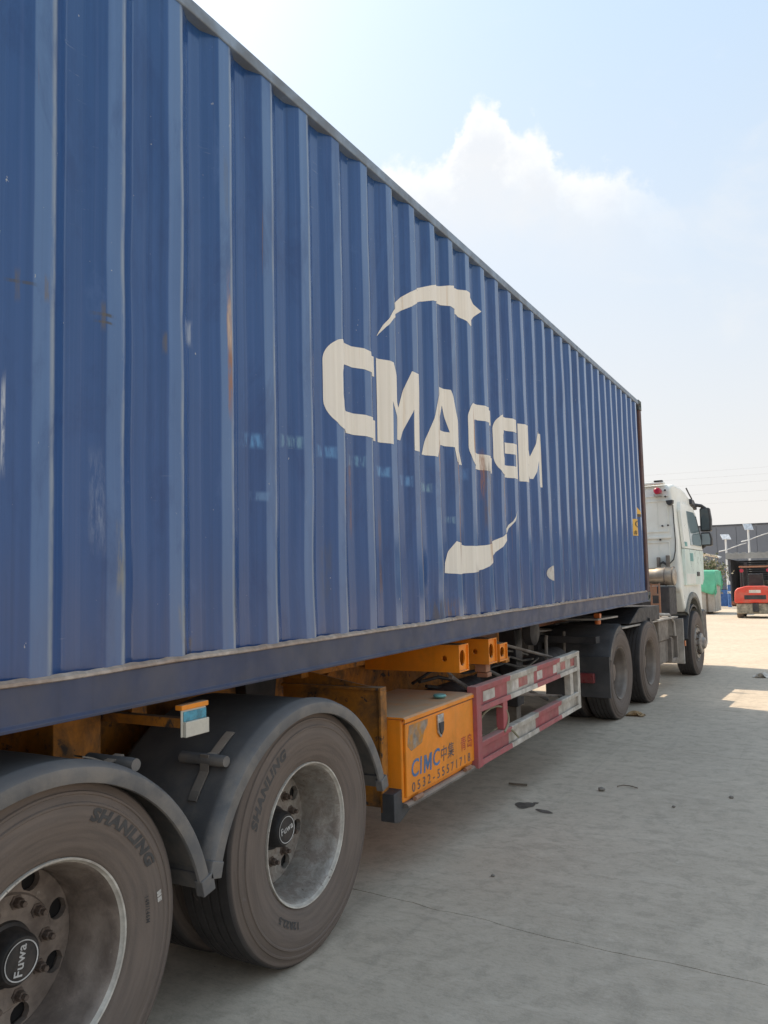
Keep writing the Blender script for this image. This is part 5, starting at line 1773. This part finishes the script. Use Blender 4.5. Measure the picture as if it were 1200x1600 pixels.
# tarp: a draped sheet with folds
m = MB()
NX, NY = 44, 36
vs = []
for i in range(NX + 1):
    for j in range(NY + 1):
        u = -1.95 + 3.9 * i / NX
        w_ = -1.05 + 4.0 * j / NY
        x_, y_, z_ = u, w_, 1.86
        dxo = max(0, abs(u) - 1.30)
        dyo = max(0, -0.09 - w_, w_ - 2.26)
        fold = 0.05 * sin(u * 9 + 2 * mnoise.noise(Vector((u, w_, 0)))) + 0.04 * mnoise.noise(Vector((u * 3, w_ * 3, 4)))
        if dxo > 0:
            x_ = math.copysign(1.30 + 0.05 * sin(w_ * 8) * min(1, dxo * 3) + 0.03, u)
        if dyo > 0:
            y_ = (-0.10 - abs(fold) * min(1, dyo * 2)) if w_ < 0 else (2.27 + abs(fold))
        drop = max(dxo, dyo) if min(dxo, dyo) == 0 else (dxo + dyo) * 0.75
        z_ = 1.86 + 0.03 * mnoise.noise(Vector((u * 2, w_ * 2, 1))) - drop * (1.0 + 0.22 * mnoise.noise(Vector((u * 1.1 + 3, w_ * 0.9, 7))))
        vs.append((x_, y_, z_))
fs = [(i * (NY + 1) + j, (i + 1) * (NY + 1) + j, (i + 1) * (NY + 1) + j + 1, i * (NY + 1) + j + 1) for i in range(NX) for j in range(NY)]
m.add(vs, fs)
tp = m.build('tarpaulin', 'tarp', cs, smooth=True, ang=60)
sm_ = tp.modifiers.new('s', 'SOLIDIFY')
sm_.thickness = 0.006

# ================================================================== BACKGROUND BUILDINGS
wh = empty('warehouse', 'long dark grey metal-clad warehouse wall closing the yard', 'warehouse', (-10, 95, 0))
for k in range(60):
    MB().box(-60 + 2.0 * k + 0.02, -60 + 2.0 * k + 1.98, 0, 0.10, 0.0, 7.15 + 0.0).build('cladding_panel', 'warehouse', wh)
MB().box(-60, 60, 0.11, 22, 0, 7.10).build('hall', 'warehouse', wh)
MB().box(-60.1, 60.1, -0.06, 0.3, 7.152, 7.32).build('parapet', 'shed_dark', wh)
for k in range(7):
    MB().box(-52 + 16 * k, -48 + 16 * k, -0.05, -0.002, 0.0, 4.4).build('shutter', 'shed_dark', wh)

sh = empty('open_shed', 'low open shed with grey roof and dark slatted back behind the forklift', 'shed', (4.0, 52, 0))
rf = MB()
for k in range(46):
    x_ = -7.0 + 0.42 * k
    rf.prism([(x_, 0.0), (x_ + 0.10, 0.05), (x_ + 0.20, 0.05), (x_ + 0.30, 0.0), (x_ + 0.42, 0.0), (x_ + 0.42, -0.03), (x_, -0.03)], -0.6, 6.0, 'y')
rfo = rf.build('roof', 'shed_roof', sh)
rfo.location = (0, 0, 2.95)
MB().box(-7.0, 12.4, -0.62, -0.58, 2.62, 2.92).build('fascia', 'shed_roof', sh)
for k in range(9):
    MB().box(-6.9 + 2.3 * k, -6.76 + 2.3 * k, -0.5, -0.36, 0, 2.62).build('post', 'shed_dark', sh)
for k in range(18):
    MB().box(-6.9, 12.3, 5.6, 5.66, 0.02 + 0.145 * k, 0.155 + 0.145 * k).build('back_slat', 'shed_dark', sh)
for xx in (-6.9, 12.2):
    MB().box(xx, xx + 0.1, -0.3, 5.6, 0, 2.6).build('end_wall', 'shed_dark', sh)
for zz in (3.28, 3.55):
    MB().tube([(-1.5, 0.2, zz), (12.0, 0.2, zz)], 0.035, 6).build('roof_rail', 'shed_dark', sh)
for k in range(8):
    MB().tube([(-1.5 + 1.9 * k, 0.2, 2.95), (-1.5 + 1.9 * k, 0.2, 3.58)], 0.035, 6).build('rail_post', 'shed_dark', sh)
MB().prism([(-2.2, 2.96), (-0.9, 3.05), (-0.9, 4.6), (-1.1, 4.6)], 1.0, 1.25, 'y').build('roof_brace', 'shed_dark', sh)

tn = empty('canvas_awning', 'off-white canvas awning on thin poles left of the grey shed', 'awning', (-4.6, 47, 0))
m = MB()
vs = []
for i in range(13):
    for j in range(5):
        u, v = i / 12, j / 4
        vs.append((-1.6 + 3.2 * u, 2.4 * v, 2.35 + 0.55 * (1 - abs(u - 0.75) / 0.75) - 0.12 * sin(pi * v) + 0.03 * sin(9 * u)))
m.add(vs, [(i * 5 + j, (i + 1) * 5 + j, (i + 1) * 5 + j + 1, i * 5 + j + 1) for i in range(12) for j in range(4)])
ao = m.build('canopy', 'canvas_white', tn, smooth=True)
ao.modifiers.new('s', 'SOLIDIFY').thickness = 0.02
for (xx, yy) in ((-1.5, 0.05), (1.5, 0.05), (-1.5, 2.35), (1.5, 2.35)):
    MB().tube([(xx, yy, 0), (xx, yy, 2.42)], 0.03, 8).build('pole', 'shed_dark', tn, smooth=True)

# solar street lamps


def street_lamp(x_, y_, h, label, flip, tilt):
    r_ = empty('street_lamp', label, 'street lamp', (x_, y_, 0), group='solar street lamps before the warehouse')
    MB().tube([(0, 0, 0), (0, 0, h * 0.5), (0, 0, h)], [0.09, 0.075, 0.06], 12).build('pole', 'lamp_white', r_, smooth=True)
    MB().lathe([(0, 0.18), (0.03, 0.18), (0.05, 0.10), (0.25, 0.10)], n=14, axis='z').build('base_flange', 'lamp_white', r_, smooth=True)
    MB().tube([(0, 0, h - 0.85), (flip * 0.4, -0.05, h - 0.70), (flip * 1.0, -0.1, h - 0.50)], 0.03, 8).build('arm', 'lamp_white', r_, smooth=True)
    MB().tube([(0, 0, h - 0.85), (-flip * 0.5, 0.0, h - 0.95)], 0.035, 8).build('arm', 'lamp_white', r_, smooth=True)
    MB().prism([(flip * 0.95, h - 0.54), (flip * 1.35, h - 0.43), (flip * 1.35, h - 0.38), (flip * 0.95, h - 0.47)], -0.18, -0.02, 'y').build('lamp_head', 'lamp_white', r_)
    p_ = MB().prism([(-0.30, -0.13), (0.30, 0.17), (0.29, 0.20), (-0.31, -0.10)], -0.5, 0.5, 'x').build('solar_panel', 'solar', r_)
    p_.location = (0, 0, h + 0.05)
    p_.rotation_euler = (tilt, 0, flip * 0.5)
    p_.scale = (0.62, 0.8, 0.8)
    return r_


street_lamp(-2.45, 62, 5.0, 'tall white solar street lamp rising behind the forklift', 1, 0.5)
street_lamp(-3.95, 62, 4.35, 'shorter white solar street lamp with tilted panel, left of the forklift', 1, 0.3)

# bush
bs = empty('flowering_bush', 'small pale leafy bush growing beside the green tarpaulin', 'bush', (-3.05, 44.5, 0))
tr_ = MB()
for k in range(6):
    a = k * 1.05
    tr_.tube([(0.05 * cos(a), 0.05 * sin(a), 0), (0.15 * cos(a), 0.15 * sin(a), 0.9), (0.40 * cos(a), 0.40 * sin(a), 1.9)], [0.04, 0.03, 0.012], 6)
tr_.build('trunk', 'bark', bs)
for mt, seed, cnt in (('leaf', 1, 900), ('leaf_pale', 2, 700)):
    r2 = random.Random(seed)
    m = MB()
    for k in range(cnt):
        c_ = Vector((r2.gauss(0, 0.33), r2.gauss(0, 0.33), 1.75 + r2.gauss(0, 0.38)))
        if mnoise.noise(c_ * 2.2) < -0.15:
            continue
        a = Vector((r2.uniform(-1, 1), r2.uniform(-1, 1), r2.uniform(-1, 1))).normalized() * 0.075
        b_ = a.cross(Vector((r2.uniform(-1, 1), r2.uniform(-1, 1), r2.uniform(-1, 1)))).normalized() * 0.045
        m.add([c_ - a, c_ + b_, c_ + a, c_ - b_], [(0, 1, 2, 3)])
    m.build('crown', mt, bs)

# goods by the shed
gp = empty('blue_bollard', 'slim blue post with white cap standing before the dark shed', 'post', (-2.35, 45.5, 0))
MB().lathe([(0, 0.10), (0.04, 0.10), (0.05, 0.075), (1.15, 0.075), (1.16, 0.0)], n=14, axis='z').build('shaft', 'post_blue', gp, smooth=True)
MB().lathe([(1.161, 0.08), (1.30, 0.08), (1.36, 0.05), (1.37, 0.0)], n=14, axis='z').build('cap', 'lamp_white', gp, smooth=True)
MB().lathe([(0.70, 0.0765), (0.70, 0.078), (0.82, 0.078), (0.82, 0.0765)], n=14, axis='z').build('band', 'lamp_white', gp, smooth=True)
sk = empty('sack_pile', 'heap of reddish brown sacks between the blue post and forklift', 'sacks', (-1.75, 47, 0))
r3 = random.Random(9)
for (x_, y_, z_) in ((-0.35, 0, 0.0), (0.35, 0.05, 0.0), (-0.30, 0.6, 0.0), (0.34, 0.62, 0.0), (0.0, 0.05, 0.26), (0.05, 0.55, 0.26), (-0.05, 0.3, 0.52), (0.45, 0.3, 0.26)):
    bm = bmesh.new()
    bmesh.ops.create_icosphere(bm, subdivisions=3, radius=1)
    for v in bm.verts:
        c_ = v.co
        s_ = 1 + 0.12 * mnoise.noise(c_ * 1.7 + Vector((x_ * 5, y_ * 5, z_)))
        v.co = Vector((math.copysign(abs(c_.x) ** 0.6, c_.x) * 0.34 * s_, math.copysign(abs(c_.y) ** 0.7, c_.y) * 0.26 * s_, 0.14 + math.copysign(abs(c_.z) ** 0.8, c_.z) * 0.14 * s_))
    me = bpy.data.meshes.new('sack')
    bm.to_mesh(me)
    bm.free()
    link('sack', me, 'pile_brown', sk, smooth=True, ang=80, loc=(x_, y_, z_))

# pallets stacked under the shed roof
def pallet_stack(x_, y_, n_, label):
    r_ = empty('pallet_stack', label, 'pallets', (x_, y_, 0), (0, 0, 0.1 * n_), group='pallet stacks under the shed')
    first = {}
    for k in range(n_):
        z_ = 0.145 * k
        for (nm, a) in (('deck_board', [(-0.55 + 0.185 * i, -0.55 + 0.185 * i + 0.12, -0.5, 0.5, 0.115, 0.138) for i in range(6)]), ('bearer', [(-0.55, 0.555, -0.5 + 0.45 * i, -0.4 + 0.45 * i, 0.0, 0.114) for i in range(3)])):
            for i, q in enumerate(a):
                if (nm, i) in first:
                    copy_to(first[(nm, i)], r_, (0, 0, z_))
                else:
                    first[(nm, i)] = MB().box(*q).build(nm, 'crate', r_, loc=(0, 0, z_))


pallet_stack(-0.6, 54.5, 9, 'taller stack of wooden pallets in the shed behind the forklift')
pallet_stack(-2.1, 55.0, 6, 'lower stack of wooden pallets in the shed left of the forklift')

# steel drums standing by the shed


def drum(x_, y_, material, label):
    r_ = empty('oil_drum', label, 'drum', (x_, y_, 0))
    MB().lathe([(0, 0), (0, 0.29), (0.30, 0.285), (0.31, 0.30), (0.33, 0.285), (0.58, 0.285), (0.59, 0.30), (0.61, 0.285), (0.88, 0.29), (0.88, 0.0)], n=24, axis='z').build('barrel', material, r_, smooth=True)
    MB().lathe([(0.881, 0.27), (0.895, 0.28), (0.895, 0.29), (0.881, 0.292)], n=24, axis='z').build('rim', 'black_steel', r_, smooth=True)


drum(-2.75, 47.4, 'post_blue', 'blue steel drum left of the brown sack heap')

# overhead lines between two poles out to the sides
for (x_, lab) in ((-50, 'concrete utility pole carrying the wires, far left behind the container'), (50, 'concrete utility pole carrying the wires, far right of the yard')):
    up = empty('utility_pole', lab, 'utility pole', (x_, 86, 0), group='poles of the overhead line')
    MB().tube([(0, 0, 0), (0, 0, 14)], [0.2, 0.12], 12).build('pole', 'shed_roof', up, smooth=True)
    for zz in (8.7, 11.2, 13.2):
        MB().box(-0.06, 0.06, -1.0, 1.0, zz, zz + 0.12).build('cross_arm', 'shed_roof', up)
wires = [(8.75, -0.8, 'lowest'), (9.9, 0.8, 'second lowest'), (10.7, -0.5, 'middle'), (11.5, 0.5, 'second highest'), (12.1, 0.0, 'highest')]
for (zz, yo, nm) in wires:
    pts = []
    for i in range(41):
        t = i / 40
        pts.append((-50 + 100 * t, 86 + yo, zz + 1.1 - 1.1 * 4 * t * (1 - t) * 0.9))
    w_ = MB().tube(pts, 0.006, 5)
    tag(w_.build('power_line', 'wire', smooth=True), nm + ' of the thin overhead wires crossing the sky above the warehouse', 'wire', 'overhead wires')

# helper offsets are not part of the description of anything
for ob in list(bpy.data.objects):
    if '_off' in ob:
        del ob['_off']
